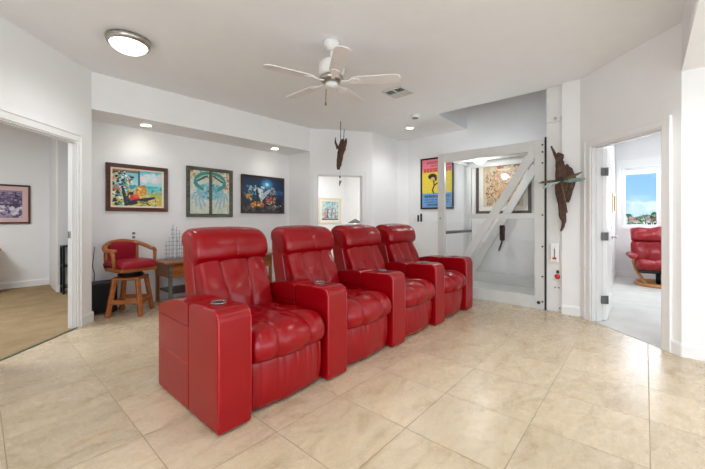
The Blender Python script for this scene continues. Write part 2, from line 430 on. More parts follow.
MB().prism(quad(pL2, dl, nl, LL - .243, LL - .229, .04, .07), .95, 1.02).build('strike_plate', 'nickel', trim1)

# ------------------------------------------------------------------ upholstery
def loop(pts, n=72):
    """closed Catmull-Rom through (y,z) points, evenly resampled"""
    P = [Vector(p) for p in pts]; k = len(P); out = []
    for i in range(k):
        a, b, c, d = P[i - 1], P[i], P[(i + 1) % k], P[(i + 2) % k]
        for j in range(12):
            t = j / 12
            out.append(.5 * ((2 * b) + (c - a) * t + (2 * a - 5 * b + 4 * c - d) * t * t + (3 * b - a - 3 * c + d) * t ** 3))
    L = [0]
    for i in range(len(out)): L.append(L[-1] + (out[(i + 1) % len(out)] - out[i]).length)
    res = []; i = 0
    for q in range(n):
        s = L[-1] * q / n
        while L[i + 1] < s: i += 1
        t = (s - L[i]) / max(1e-9, L[i + 1] - L[i]); res.append(out[i].lerp(out[(i + 1) % len(out)], t))
    return res

def cushion(pts, hw, seams=(), bulge=0, end_r=.03, nx=48, weight=None, seamx=None, wrinkle=.0, wk=(14, 6), n=72, pleat=None, crown=0, belly=0):
    pr = loop(pts, n); n = len(pr)
    area = sum(pr[i].x * pr[(i + 1) % n].y - pr[(i + 1) % n].x * pr[i].y for i in range(n)); sg = 1 if area > 0 else -1
    nor = []
    for i in range(n):
        t = (pr[(i + 1) % n] - pr[i - 1]).normalized(); nor.append(Vector((t.y, -t.x)) * sg)
    xs = []
    ed = [end_r * (1 - math.cos(PI / 2 * k / 6)) for k in range(7)]
    xs += [-hw + e for e in ed]; k = nx
    xs += [(-hw + end_r) + (2 * hw - 2 * end_r) * i / k for i in range(1, k)] + [hw - e for e in ed[::-1]]
    m = MB(); rings = []
    for x in xs:
        e = hw - abs(x); ins = end_r * (1 - math.sqrt(max(0, 1 - (1 - e / end_r) ** 2))) if e < end_r else 0
        ring = []
        for i in range(n):
            w = weight(pr[i].x, pr[i].y, nor[i]) if weight else 1
            d = -ins + (crown * w + belly * max(0, -nor[i].x)) * (1 - (x / hw) ** 2)
            if bulge and w > 0:
                sx = [-hw] + [s * (seamx(pr[i].x, pr[i].y) if seamx else 1) for s in seams] + [hw]
                for a, b in zip(sx, sx[1:]):
                    if a <= x <= b + 1e-9:
                        t = (x - a) / (b - a); d += w * bulge * (max(0, math.sin(PI * t)) ** .3 - .85); break
            if wrinkle: d += w * wrinkle * noise.noise(Vector((x * wk[0], pr[i].x * wk[1], pr[i].y * wk[1])))
            if pleat: d += w * pleat(x, pr[i].x, pr[i].y)
            q = pr[i] + nor[i] * d
            ring.append(m.bm.verts.new((x, q.x, q.y)))
        rings.append(ring)
    for A, B in zip(rings, rings[1:]):
        for i in range(n): m.bm.faces.new((A[i], A[(i + 1) % n], B[(i + 1) % n], B[i]))
    for ring in (rings[0], rings[-1]):
        c = sum((v.co for v in ring), Vector()) / n; cv = m.bm.verts.new(c)
        for i in range(n): m.bm.faces.new((ring[i], ring[(i + 1) % n], cv))
    return m

front = lambda y, z, n: max(0, min(1, (-n.x + .75 * n.y) * 1.5 + .1))

AW = .10   # half arm width
def arc(cy, cz, r, a0, a1, n=7): return [(cy + r * math.cos(R(a0 + (a1 - a0) * k / n)), cz + r * math.sin(R(a0 + (a1 - a0) * k / n))) for k in range(n + 1)]
def bez(pts, n=10):
    out = []
    for a, b, c, d in zip([pts[0]] + pts[:-2], pts[:-1], pts[1:], pts[2:] + [pts[-1]]):
        for k in range(n):
            t = k / n; out.append(tuple(.5 * (2 * b[i] + (c[i] - a[i]) * t + (2 * a[i] - 5 * b[i] + 4 * c[i] - d[i]) * t * t + (3 * b[i] - a[i] - 3 * c[i] + d[i]) * t ** 3) for i in (0, 1)))
    return out + [pts[-1]]
def smooth_part(m, name, parent, bev, mat='leather', seg=5):
    o = m.build(name, mat, parent, bevel=bev, seg=seg, smooth=True)
    wn = o.modifiers.new('normals', 'WEIGHTED_NORMAL'); wn.keep_sharp = False; return o
def make_arm(parent, x):
    prof = [(-.055, .006), (-.055, .640)] + [(-.10, .652), (-.25, .660)] + arc(-.362, .596, .066, 85, 175, 9) + [(-.43, .5), (-.43, .02), (-.42, .006)]
    o = smooth_part(MB().sheet(prof, x - AW, x + AW), 'armrest', parent, .03)
    smooth_part(MB().sheet([(-.052, .006), (.425, .006), (.435, .02), (.435, .507), (-.052, .507)], x - AW + .002, x + AW - .002), 'armrest_side', o, .008, seg=3)
    top = bez([(-.051, .628), (-.03, .642), (.04, .648), (.16, .637), (.30, .606), (.40, .570)], 5) + arc(.397, .530, .038, 70, 0, 5)
    smooth_part(MB().sheet([(.435, .511), (-.051, .511)] + top, x - AW, x + AW), 'armrest_lid', o, .034)
    st = MB()
    for sx in (-1, 1):
        st.tube([(x + sx * (AW - .0025), -.045, .285), (x + sx * (AW - .0025), .40, .285)], .0026, 6)
    st.build('stitched_seam', 'welt', o)
    c = MB().lathe([(.044, 0), (.047, .001), (.047, .003), (.044, .0045), (.042, .002), (.041, -.03), (0, -.03)], (x, -.235, .6645), 36)
    c.build('cup_holder', 'chrome', o, smooth=True)
    MB().lathe([(.0415, 0), (.0415, .0035), (0, .0035)], (x, -.235, .6630), 30).build('cup_shade_disc', 'black', o, smooth=True)  # flat black disc painting the shaded inside of the holder
    w = MB()
    for sx in (-1, 1):
        xx = x + sx * (AW - .006)
        w.tube([(xx, -.426, .05), (xx, -.4275, .35), (xx, -.4255, .60), (xx, -.409, .640), (xx, -.369, .6545), (xx, -.25, .653)], .0032, 6)
    w.build('piping', 'welt', o, smooth=True)
    return o

def make_recliner():
    t = thing('theater_recliner', '', 'recliner', (0, 0, 0), 0, 'red leather theater recliners joined in a row')
    hw = .298
    sx = lambda y, z: 1 + .25 * (z - .5)
    # seat
    wr = lambda x, y, z: .004 * noise.noise(Vector((x * 26, y * 5 + 3, z * 5))) 
    cushion([(.24, .465), (.10, .478), (-.05, .482), (-.20, .492), (-.31, .492), (-.385, .462), (-.422, .405), (-.412, .345), (-.375, .305), (-.30, .312), (-.1, .32), (.18, .33), (.22, .40)], hw, (-.108, .108), .032, .055, 90, front, lambda y, z: 1 + .5 * max(0, -y - .05), .012, (9, 7), 96, wr, .022, .03).build('seat_cushion', 'leather', t, smooth=True)
    # footrest, gathered by vertical pleats near its top
    def pl(x, y, z):
        k = max(0, min(1, (z - .06) / .2)); q = 0
        for c, s in ((-.21, 1), (-.10, .8), (-.05, 1), (.03, .9), (.12, 1), (.17, .7), (.24, .8)):
            q -= s * math.exp(-((x - c - .03 * (z - .3)) / .011) ** 2)
        return .007 * k * q
    cushion([(-.362, .31), (-.38, .29), (-.388, .22), (-.385, .12), (-.372, .045), (-.35, .025), (-.2, .025), (-.1, .035), (-.1, .2), (-.15, .30), (-.28, .312)], hw - .004, (), 0, .04, 110, front, None, .008, (10, 6), 80, pl, .008, .028).build('footrest', 'leather', t, smooth=True)
    # lower back
    def wr2(x, y, z): return .006 * noise.noise(Vector((x * 12, z * 22, 4))) * max(0, 1 - abs(z - .58) / .2)
    cushion([(0.161, 0.450), (0.186, 0.550), (0.234, 0.670), (0.288, 0.780), (0.320, 0.850), (0.355, 0.880), (0.415, 0.860), (0.433, 0.780), (0.390, 0.600), (0.341, 0.450), (0.255, 0.400), (0.176, 0.410)], hw - .012, (-.098, .098), .036, .04, 90, front, lambda y, z: .55 + .75 * z, .012, (8, 8), 84, wr2, .008).build('backrest', 'leather', t, smooth=True)
    # headrest pillow
    hp = lambda x, y, z: -.007 * math.exp(-(x / .007) ** 2) + .004 * noise.noise(Vector((x * 9, z * 9, 7)))
    cushion([(0.310, 0.835), (0.283, 0.867), (0.281, 0.936), (0.310, 1.004), (0.365, 1.051), (0.450, 1.071), (0.525, 1.066), (0.570, 1.027), (0.565, 0.954), (0.515, 0.899), (0.445, 0.835), (0.375, 0.803), (0.335, 0.810)], hw + .012, (), 0, .055, 60, front, None, .004, (6, 6), 84, hp, .014).build('headrest', 'leather', t, smooth=True)
    # outer back shell
    cushion([(0.290, 0.300), (0.307, 0.500), (0.353, 0.700), (0.405, 0.900), (0.445, 1.020), (0.505, 1.050), (0.540, 1.020), (0.545, 0.850), (0.500, 0.600), (0.455, 0.300), (0.440, 0.120), (0.385, 0.100), (0.305, 0.120)], hw + .0, (), 0, .02, 20, n=84).build('back_shell', 'leather', t, smooth=True)
    MB().box(-hw + .01, hw - .01, -.31, .36, .0, .045).build('plinth', 'black', t)
    make_arm(t, .4015)
    return t

SX = [1.337, 2.140, 2.943, 3.746]
SL = ['red leather theater recliner nearest the viewer, with an armrest on both sides',
      'second red leather theater recliner counting from the near end of the row',
      'third red leather theater recliner from the near end, in front of the white doorway',
      'red leather theater recliner at the far end of the row, beside the glass lift']
rec = make_recliner(); rec['label'] = SL[0]; rec.location = (SX[0], 2.10, 0)
for i in (1, 2, 3): dup(rec, (SX[i], 2.10, 0), 0, SL[i])
make_arm(rec, -.4015)

# ------------------------------------------------------------------ painted canvases
class Art:
    def __init__(s, w, h, bg):
        s.w, s.h = w, h; s.a = np.zeros((h, w, 3)); s.a[:] = bg
        yy, xx = np.mgrid[0:h, 0:w]; s.x = (xx + .5) / w; s.y = (yy + .5) / h
    def grad(s, c0, c1, y0=0, y1=1):
        t = np.clip((s.y - y0) / (y1 - y0), 0, 1)[..., None]; m = (s.y >= y0) & (s.y <= y1)
        s.a[m] = (np.array(c0) * (1 - t) + np.array(c1) * t)[m]
    def rect(s, x0, x1, y0, y1, c): s.a[(s.x >= x0) & (s.x <= x1) & (s.y >= y0) & (s.y <= y1)] = c
    def ell(s, cx, cy, rx, ry, c, rot=0, al=1):
        dx, dy = s.x - cx, s.y - cy; u = dx * math.cos(rot) + dy * math.sin(rot); v = -dx * math.sin(rot) + dy * math.cos(rot)
        m = (u / rx) ** 2 + (v / ry) ** 2 <= 1; s.a[m] = s.a[m] * (1 - al) + np.array(c) * al
    def poly(s, pts, c):
        ins = np.zeros(s.x.shape, bool); n = len(pts)
        for i in range(n):
            (x0, y0), (x1, y1) = pts[i], pts[(i + 1) % n]
            if y0 == y1: continue
            ins ^= ((y0 > s.y) != (y1 > s.y)) & (s.x < (x1 - x0) * (s.y - y0) / (y1 - y0) + x0)
        s.a[ins] = c
    def line(s, pts, wd, c):
        for (x0, y0), (x1, y1) in zip(pts, pts[1:]):
            L = (x1 - x0) ** 2 + (y1 - y0) ** 2; t = np.clip(((s.x - x0) * (x1 - x0) + (s.y - y0) * (y1 - y0)) / max(L, 1e-9), 0, 1)
            s.a[np.hypot(s.x - x0 - t * (x1 - x0), s.y - y0 - t * (y1 - y0)) <= wd] = c
    def dabs(s, n, box, cols, r=(.01, .04), seed=1, al=.9):
        g = random.Random(seed)
        for _ in range(n): s.ell(g.uniform(box[0], box[1]), g.uniform(box[2], box[3]), g.uniform(*r), g.uniform(*r), g.choice(cols), g.uniform(0, 3), al)
    def mesh(s, name, parent, W, H, y=0, mat='paint'):
        """grid in the local xz plane centred on the parent, facing -y"""
        w, h = s.w, s.h; vs = [(W * (i / (w - 1) - .5), y, H * (.5 - j / (h - 1))) for j in range(h) for i in range(w)]
        fs = [(j * w + i, j * w + i + 1, (j + 1) * w + i + 1, (j + 1) * w + i)[::-1] for j in range(h - 1) for i in range(w - 1)]
        n0 = len(vs); vs += [(-W / 2, y + .006, H / 2), (W / 2, y + .006, H / 2), (W / 2, y + .006, -H / 2), (-W / 2, y + .006, -H / 2)]; fs.append((n0, n0 + 1, n0 + 2, n0 + 3))
        me = bpy.data.meshes.new(name); me.from_pydata(vs, [], fs); me.update()
        at = me.color_attributes.new('paint', 'FLOAT_COLOR', 'POINT')
        c = s.a.reshape(-1, 3) / 255; c = np.where(c <= .04045, c / 12.92, ((c + .055) / 1.055) ** 2.4)
        c = np.vstack([c, np.full((4, 3), .3)]); at.data.foreach_set('color', np.hstack([c, np.ones((len(c), 1))]).astype(np.float32).ravel())
        me.materials.append(M[mat]); o = bpy.data.objects.new(name, me); C.objects.link(o); o.parent = parent; return o

def ringframe(W, H, w, y0, y1, name, mat, parent, bevel=.004):
    """mitred frame of outer size W x H and moulding width w, from depth y0 (front) to y1"""
    m = MB(); o = [(-W / 2, -H / 2), (W / 2, -H / 2), (W / 2, H / 2), (-W / 2, H / 2)]; i = [(-W / 2 + w, -H / 2 + w), (W / 2 - w, -H / 2 + w), (W / 2 - w, H / 2 - w), (-W / 2 + w, H / 2 - w)]
    V = lambda L, y: [m.bm.verts.new((x, y, z)) for x, z in L]
    a, b, c, d = V(o, y0), V(i, y0 + (y1 - y0) * .25), V(o, y1), V(i, y1)
    for k in range(4):
        j = (k + 1) % 4
        for f in ((a[k], a[j], b[j], b[k]), (c[j], c[k], d[k], d[j]), (a[j], a[k], c[k], c[j]), (b[k], b[j], d[j], d[k])): m.bm.faces.new(f)
    return m.build(name, mat, parent, bevel=bevel)

# harbour-window painting in the brown frame
cx, cz = (1.098 + 1.829) / 2, 1.565; W, H = .735, .625
t = thing('framed_painting', 'brown framed colourful seaside window painting above the bar stool', 'painting', (cx, 5.197, cz), 0)
ringframe(W, H, .052, -.04, 0, 'frame', 'mahog', t); ringframe(W - .104, H - .104, .022, -.026, 0, 'liner', 'cream', t, .002)
a = Art(120, 96, (120, 200, 210)); a.grad((92, 192, 214), (168, 222, 226), 0, .42)
a.dabs(30, (.55, 1, .08, .3), [(240, 226, 226), (220, 235, 236), (232, 208, 214)], (.03, .08), 3, .6)
a.grad((66, 178, 190), (120, 206, 196), .42, .58); a.dabs(40, (.4, 1, .42, .6), [(90, 200, 200), (150, 220, 214), (50, 150, 170)], (.01, .05), 4)
a.grad((176, 196, 110), (206, 190, 84), .6, 1); a.dabs(80, (.45, 1, .58, 1), [(214, 206, 110), (150, 176, 70), (230, 220, 160), (120, 190, 150), (224, 178, 70)], (.01, .05), 5)
a.rect(0, .2, 0, .14, (84, 58, 40)); a.rect(.0, .5, 0, .05, (150, 120, 74)); a.rect(0, .5, .05, .075, (60, 40, 30)); a.rect(.5, .535, 0, .42, (56, 34, 26))
a.dabs(170, (0, .4, .12, .98), [(24, 30, 44), (236, 236, 226), (60, 150, 160), (200, 110, 50), (40, 70, 60), (230, 200, 120), (20, 22, 30), (150, 190, 200)], (.012, .05), 6)
a.line([(.22, .05), (.2, .5), (.26, .98)], .03, (30, 40, 46)); a.dabs(40, (.12, .3, .05, .5), [(236, 238, 232), (40, 60, 64), (120, 170, 150)], (.012, .035), 8)
a.ell(.56, .56, .12, .15, (216, 150, 60)); a.dabs(26, (.46, .66, .42, .68), [(240, 196, 90), (226, 120, 60), (250, 220, 150), (190, 110, 50)], (.012, .035), 9)
a.ell(.43, .76, .1, .09, (220, 40, 30)); a.ell(.46, .72, .06, .05, (246, 90, 50))
a.poly([(.28, .86), (.55, .78), (.84, .72), (.86, .77), (.62, .88), (.36, .98), (.28, .98)], (24, 30, 52)); a.dabs(40, (.5, .9, .84, 1), [(200, 160, 60), (90, 50, 40), (150, 170, 70), (226, 206, 120)], (.012, .035), 11)
a.mesh('canvas', t, W - .148, H - .148, -.012)

# crab painted over an old two-pane window sash
cx, cz = (2.094 + 2.836) / 2, 1.568; W, H = .742, .775
t = thing('painted_window_sash', 'weathered two-pane window sash painted with a blue crab', 'wall art', (cx, 5.197, cz), 0)
ringframe(W, H, .052, -.04, 0, 'sash_frame', 'greyw', t)
MB().box(-.02, .02, -.037, 0, -H / 2 + .05, H / 2 - .05).build('centre_bar', 'greyw', t, bevel=.003)
for x in (-.3, 0, .3): MB().lathe([(.0, -.008), (.01, -.008), (.01, .008), (0, .008)], (x, -.042, .345), 10).build('corner_pin', 'dark', t)
a = Art(120, 124, (214, 222, 208)); a.dabs(260, (0, 1, 0, 1), [(222, 220, 196), (230, 234, 224), (204, 214, 198), (210, 196, 156), (196, 214, 210)], (.01, .05), 21, .7)
a.dabs(60, (0, 1, 0, .2), [(196, 160, 96), (216, 196, 150), (160, 130, 80)], (.01, .04), 22, .7); a.dabs(30, (.85, 1, .0, .4), [(214, 140, 80), (190, 120, 70)], (.01, .03), 23, .7)
a.ell(.5, .48, .34, .2, (150, 204, 216)); a.poly([(.14, .46), (.5, .3), (.86, .46), (.5, .6)], (140, 198, 212)); a.dabs(140, (.24, .76, .32, .62), [(100, 176, 200), (172, 220, 226), (60, 150, 170), (196, 228, 226), (120, 190, 196)], (.01, .035), 24)
for s_ in (-1, 1):
    q = lambda x, y: (.5 + s_ * x, y)
    a.line([q(.2, .42), q(.34, .34), q(.36, .24)], .042, (70, 150, 146)); a.line([q(.37, .3), q(.33, .16), q(.22, .08), q(.06, .05)], .036, (64, 146, 136)); a.line([q(.3, .24), q(.16, .16), q(.08, .12)], .02, (24, 92, 96))
    a.line([q(.34, .22), q(.2, .12)], .014, (120, 190, 176))
    for k, (bx, by, ex, ey) in enumerate(((.38, .52, .44, .66), (.36, .6, .34, .82), (.28, .64, .22, .88), (.2, .66, .14, .8))):
        a.line([q(.2, .5 + k * .03), q(bx, by), q(ex, ey)], .02, (150, 192, 206))
a.dabs(40, (.05, .95, .65, .95), [(150, 180, 190), (206, 216, 206), (120, 150, 160)], (.006, .018), 27, .6)
a.mesh('painted_panes', t, W - .098, H - .098, -.014)

# moonlit painting
cx, cz = (2.997 + 3.882) / 2, 1.585; W, H = .885, .67
t = thing('canvas_painting', 'dark blue moonlit painting with orange shapes, nearest the alcove corner', 'painting', (cx, 5.197, cz), 0)
ringframe(W, H, .03, -.05, 0, 'frame', 'dark', t, .003)
a = Art(130, 98, (22, 36, 62)); a.grad((26, 40, 64), (16, 66, 110), 0, .5); a.grad((16, 50, 84), (26, 30, 40), .5, 1)
for k in range(9): a.ell(.58, .2, .19 - k * .018, .2 - k * .02, (20 + k * 12, 70 + k * 18, 130 + k * 14), 0, .5)
a.ell(.58, .19, .035, .045, (190, 240, 255)); a.ell(.9, .42, .12, .07, (24, 96, 170), 0, .7)
a.dabs(60, (.1, .5, .25, .5), [(150, 196, 200), (90, 150, 170), (210, 224, 220), (60, 100, 130)], (.012, .05), 31)
a.poly([(.36, .3), (.46, .35), (.5, .6), (.44, .72), (.38, .55)], (214, 222, 222)); a.poly([(.42, .5), (.64, .32), (.68, .36), (.5, .62)], (176, 196, 206)); a.poly([(.34, .3), (.36, .6), (.32, .58), (.3, .4)], (12, 16, 22))
a.ell(.12, .55, .05, .1, (200, 160, 90)); a.dabs(20, (.06, .2, .45, .72), [(216, 180, 110), (60, 50, 40), (150, 100, 50)], (.012, .035), 32)
a.ell(.34, .79, .17, .085, (200, 120, 44)); a.dabs(30, (.2, .5, .72, .88), [(236, 170, 70), (150, 80, 40), (240, 200, 120)], (.012, .03), 33)
a.ell(.68, .64, .15, .06, (196, 92, 66), -.5); a.dabs(30, (.56, .8, .52, .78), [(226, 130, 90), (120, 60, 50), (216, 190, 170)], (.01, .03), 34)
a.ell(.85, .86, .15, .05, (200, 180, 160)); a.dabs(24, (.7, 1, .8, .94), [(210, 110, 80), (230, 220, 200), (60, 60, 70)], (.01, .03), 35)
a.dabs(70, (.0, 1, .4, .75), [(40, 80, 110), (100, 140, 160), (20, 26, 36), (14, 18, 26)], (.008, .03), 36, .7); a.dabs(26, (.66, .8, .28, .5), [(150, 180, 190), (190, 130, 80)], (.01, .025), 37)
a.dabs(60, (.0, 1, .86, 1), [(50, 50, 54), (28, 28, 34), (90, 88, 86)], (.02, .06), 38, .8)
a.mesh('canvas', t, W - .056, H - .056, -.03)

# poster and the large framed print on the wall behind the lift (they face -x)
RZ = R(-90)
W, H = .70, 1.012
t = thing('framed_poster', 'black framed pink, yellow and blue poster left of the glass lift', 'poster', (5.977, 3.062, 1.853), RZ)
ringframe(W, H, .03, -.03, 0, 'frame', 'satin', t, .003)
a = Art(100, 146, (240, 214, 60)); a.rect(0, 1, 0, .27, (236, 122, 140)); a.rect(0, 1, .70, 1, (112, 168, 222)); a.grad((236, 118, 140), (240, 214, 70), .2, .30)
g = random.Random(4)
def words(y, hgt, c, x0=.1, x1=.9, lo=.03, hi=.06):
    x = x0
    while x < x1:
        w = g.uniform(lo, hi); a.rect(x, min(x + w, x1), y, y + hgt, c); a.rect(x + w * .35, x + w * .65, y + hgt * .3, y + hgt * .55, tuple(a.a[int((y - .012) * 146), 50])); x += w + .018
words(.045, .055, (150, 36, 60), .18, .85); words(.13, .03, (176, 50, 74), .3, .9); words(.19, .075, (192, 60, 50), .08, .95, .05, .09)
words(.74, .05, (30, 44, 84), .1, .92); words(.82, .025, (36, 60, 110), .1, .9, .015, .04); words(.87, .02, (36, 60, 110), .1, .9, .015, .04); words(.92, .03, (30, 50, 96), .2, .8)
a.ell(.36, .36, .14, .06, (24, 22, 24)); a.ell(.43, .40, .08, .06, (30, 26, 24)); a.ell(.37, .42, .07, .05, (226, 186, 90)); a.line([(.4, .46), (.42, .54), (.36, .64), (.4, .69)], .02, (40, 34, 30)); a.line([(.42, .54), (.52, .5)], .015, (40, 34, 30))
a.mesh('print', t, W - .05, H - .05, -.012)
MB().box(-W / 2 + .02, W / 2 - .02, -.018, -.016, -H / 2 + .02, H / 2 - .02).build('glazing', 'picglass', t)

W, H = .90, 1.07
t = thing('framed_print', 'large dark framed beige print hanging behind the glass lift', 'picture', (5.977, 1.835, 1.775), RZ)
ringframe(W, H, .05, -.035, 0, 'frame', 'dark', t, .004); ringframe(W - .1, H - .1, .075, -.016, 0, 'mat_board', 'whitem', t, .001)
a = Art(110, 132, (206, 186, 152)); a.dabs(200, (0, 1, 0, 1), [(214, 196, 164), (196, 172, 136), (222, 208, 180)], (.02, .08), 41, .6)
a.dabs(520, (.08, .92, .25, .95), [(92, 66, 46), (176, 120, 64), (206, 142, 70), (120, 100, 76), (60, 46, 38), (226, 190, 130), (186, 90, 50)], (.006, .026), 42)
a.ell(.5, .5, .3, .22, (208, 150, 84), .6, .4); a.ell(.62, .74, .28, .18, (216, 150, 96), -.4, .5); a.dabs(160, (.25, .85, .4, .9), [(220, 160, 90), (130, 84, 50), (90, 70, 52), (230, 200, 150)], (.006, .022), 43)
a.dabs(16, (.5, .9, .08, .2), [(60, 56, 52), (110, 96, 80)], (.01, .04), 44); a.ell(.42, .18, .06, .04, (196, 80, 56))
a.mesh('print', t, W - .25, H - .25, -.008)
MB().box(-W / 2 + .04, W / 2 - .04, -.024, -.022, -H / 2 + .04, H / 2 - .04).build('glazing', 'picglass', t)

# picture in the left room
W, H = .70, .645
t = thing('framed_photograph', 'purple toned landscape print with pink mat on the left room wall', 'picture', (.613 - W / 2, 7.847, 1.395), 0)
ringframe(W, H, .028, -.03, 0, 'frame', 'mahog', t, .003); ringframe(W - .056, H - .056, .07, -.012, 0, 'mat_board', 'pinkm', t, .001)
a = Art(90, 80, (120, 100, 130)); a.grad((150, 130, 160), (84, 66, 104), 0, .45); a.dabs(120, (0, 1, .1, .5), [(70, 54, 92), (110, 90, 130), (160, 146, 170), (54, 44, 76)], (.01, .06), 51)
a.rect(0, 1, .5, .6, (60, 46, 80)); a.grad((206, 200, 214), (140, 126, 156), .6, 1); a.dabs(90, (0, 1, .55, 1), [(90, 74, 110), (220, 214, 226), (160, 148, 176), (70, 56, 90)], (.01, .07), 52); a.ell(.4, .72, .2, .05, (236, 232, 238)); a.line([(.3, .7), (.62, .68)], .012, (50, 40, 66))
a.mesh('print', t, W - .19, H - .19, -.006)
# picture in the centre room
W, H = .89, .75
t = thing('framed_print', 'cream framed pastel picture seen through the middle doorway', 'picture', (6.93, 6.997, 1.395), 0)
ringframe(W, H, .06, -.03, 0, 'frame', 'cream', t, .004); ringframe(W - .12, H - .12, .04, -.014, 0, 'mat_board', 'whitem', t, .001)
a = Art(80, 66, (170, 206, 204)); a.dabs(160, (0, 1, 0, 1), [(140, 190, 194), (206, 224, 214), (120, 160, 166), (226, 206, 200)], (.02, .07), 61)
for x, c in ((.25, (214, 120, 110)), (.45, (236, 232, 226)), (.6, (90, 130, 150)), (.8, (196, 110, 120)), (.35, (70, 90, 110))): a.poly([(x - .06, .9), (x, .3), (x + .07, .9)], c)
a.dabs(70, (.1, .9, .4, .95), [(226, 226, 220), (200, 110, 110), (70, 110, 130), (150, 190, 190)], (.012, .045), 62); a.rect(0, 1, .93, 1, (60, 80, 90))
a.mesh('print', t, W - .19, H - .19, -.008)
# gilt picture seen edge-on in the right room
t = thing('gilt_picture', 'narrow gold framed picture on the wall beside the bedroom window', 'picture', (7.55, .447, 1.43), 0)
ringframe(.62, .34, .03, -.035, 0, 'frame', 'gold', t, .004)
a = Art(40, 24, (196, 180, 150)); a.dabs(60, (0, 1, 0, 1), [(170, 150, 110), (206, 196, 170), (130, 130, 110)], (.03, .09), 71); a.mesh('canvas', t, .57, .29, -.01)

# ------------------------------------------------------------------ glass lift
X0, X1, Y0, Y1, LH = 4.75, 5.90, .955, 2.42, 2.155
t = thing('home_lift', 'grey framed glass home lift with diagonal brace at the back wall', 'lift', (0, 0, 0))
def fr(name, *b): return MB().box(*b).build(name, 'alu', t, bevel=.004)
fr('corner_post', X0, X0 + .05, Y1 - .11, Y1, .04, LH); fr('corner_post', X0, X0 + .05, Y0, Y0 + .115, .04, LH)
fr('corner_post', X1 - .05, X1, Y1 - .085, Y1, .04, LH); fr('corner_post', X1 - .05, X1, Y0, Y0 + .085, .04, LH)
fr('top_rail', X0, X0 + .05, Y0 + .115, Y1 - .11, LH - .135, LH); fr('bottom_rail', X0, X0 + .05, Y0 + .115, Y1 - .11, .04, .165)
fr('middle_rail', X0 + .004, X0 + .046, Y0 + .115, 1.93, 1.155, 1.225)
fr('top_rail', X0 + .05, X1 - .05, Y1 - .05, Y1, LH - .06, LH); fr('bottom_rail', X0 + .05, X1 - .05, Y1 - .05, Y1, .04, .12)
fr('top_rail', X1 - .05, X1, Y0 + .085, Y1 - .085, LH - .10, LH); fr('bottom_rail', X1 - .05, X1, Y0 + .085, Y1 - .085, .04, .22)
def brace(x, ya, za, yb, zb, w, nm='diagonal_brace'):
    d = Vector((0, yb - ya, zb - za)).normalized(); n = Vector((0, -d.z, d.y)) * w / 2; m = MB()
    P = [(ya + n.y, za + n.z), (ya - n.y, za - n.z), (yb - n.y, zb - n.z), (yb + n.y, zb + n.z)]
    a = [m.bm.verts.new((x - .018, y, z)) for y, z in P]; b = [m.bm.verts.new((x + .018, y, z)) for y, z in P]
    m.bm.faces.new(a); m.bm.faces.new(b[::-1])
    for i in range(4): m.bm.faces.new((a[i], b[i], b[(i + 1) % 4], a[(i + 1) % 4]))
    return m.build(nm, 'alu', t, bevel=.003)
brace(X0 + .025, 1.075, 2.03, 2.26, .14, .105); brace(X1 - .028, 1.30, 2.0, 2.35, .18, .12)
MB().box(X0 + .022, X0 + .030, Y0 + .10, Y1 - .10, .15, LH - .12).build('front_pane', 'sheet', t)
MB().box(X0 + .05, X1 - .05, Y1 - .03, Y1 - .022, .10, LH - .05).build('side_pane', 'pane', t)
MB().box(X0, X1, Y0, Y1, .0, .04).build('platform', 'alu', t, bevel=.004)
MB().box(X0 + .04, X1 - .04, Y0 + .04, Y1 - .04, .04, .05).build('platform_mat', 'alu', t)
MB().box(X0 + .05, X1 - .05, Y0 + .02, Y1 - .05, LH - .03, LH - .012).build('roof_panel', 'pane', t)
MB().box(X0 + .05, X1 - .05, Y0, Y0 + .018, .04, LH).build('side_panel', 'panelw', t)
MB().box(X0 - .004, X0 + .05, Y0 - .016, Y0 - .002, .0, LH + .03).build('rubber_gasket', 'black', t)
MB().tube([(X0 + .05, Y1 - .075, .94), (X1 - .05, Y1 - .075, .94)], .025, 14).build('handrail', 'grey', t, smooth=True)
MB().lathe([(0, -.075), (.04, -.07), (.08, -.045), (.115, -.010), (.118, -.004), (0, -.004)], (5.32, 1.98, LH - .05)).build('dome_light', 'domel', t, smooth=True)
MB().box(5.24, 5.40, Y0 + .02, Y1 - .05, LH - .055, LH - .03).build('roof_beam', 'alu', t)
for z in (.10, .42, .80, 1.2, 1.62, 1.86, 2.0, 2.09):
    MB().tube([(X0 - .006, Y0 + .022, z), (X0 + .004, Y0 + .022, z)], .011, 10).build('bolt', 'satin', t)
MB().tube([(X0 - .006, Y1 - .045, 1.16), (X0 + .004, Y1 - .045, 1.16)], .010, 10).build('bolt', 'satin', t)
m = MB().tube([(X0 - .01, 1.02, .085), (X0 + .004, 1.02, .085)], .02, 12); m.build('foot_bolt', 'satin', t)

hs = thing('handset', 'black telephone handset with curly cord hanging inside the glass lift', 'handset', (5.78, 1.78, .92))
m = MB().box(-.03, .03, -.04, .04, -.13, .13); m.build('receiver', 'black', hs, bevel=.02, seg=3)
m = MB().tube([(.045, 0, .06), (.11, 0, .06)], .018, 8); m.build('hook', 'satin', hs)
cp = []
for i in range(70):
    u = i / 69; cp.append((.012 * math.cos(u * 60), .012 * math.sin(u * 60) + .05 * u, -.13 - .17 * u))
MB().tube(cp, .006, 6).build('cord', 'black', hs, smooth=True)

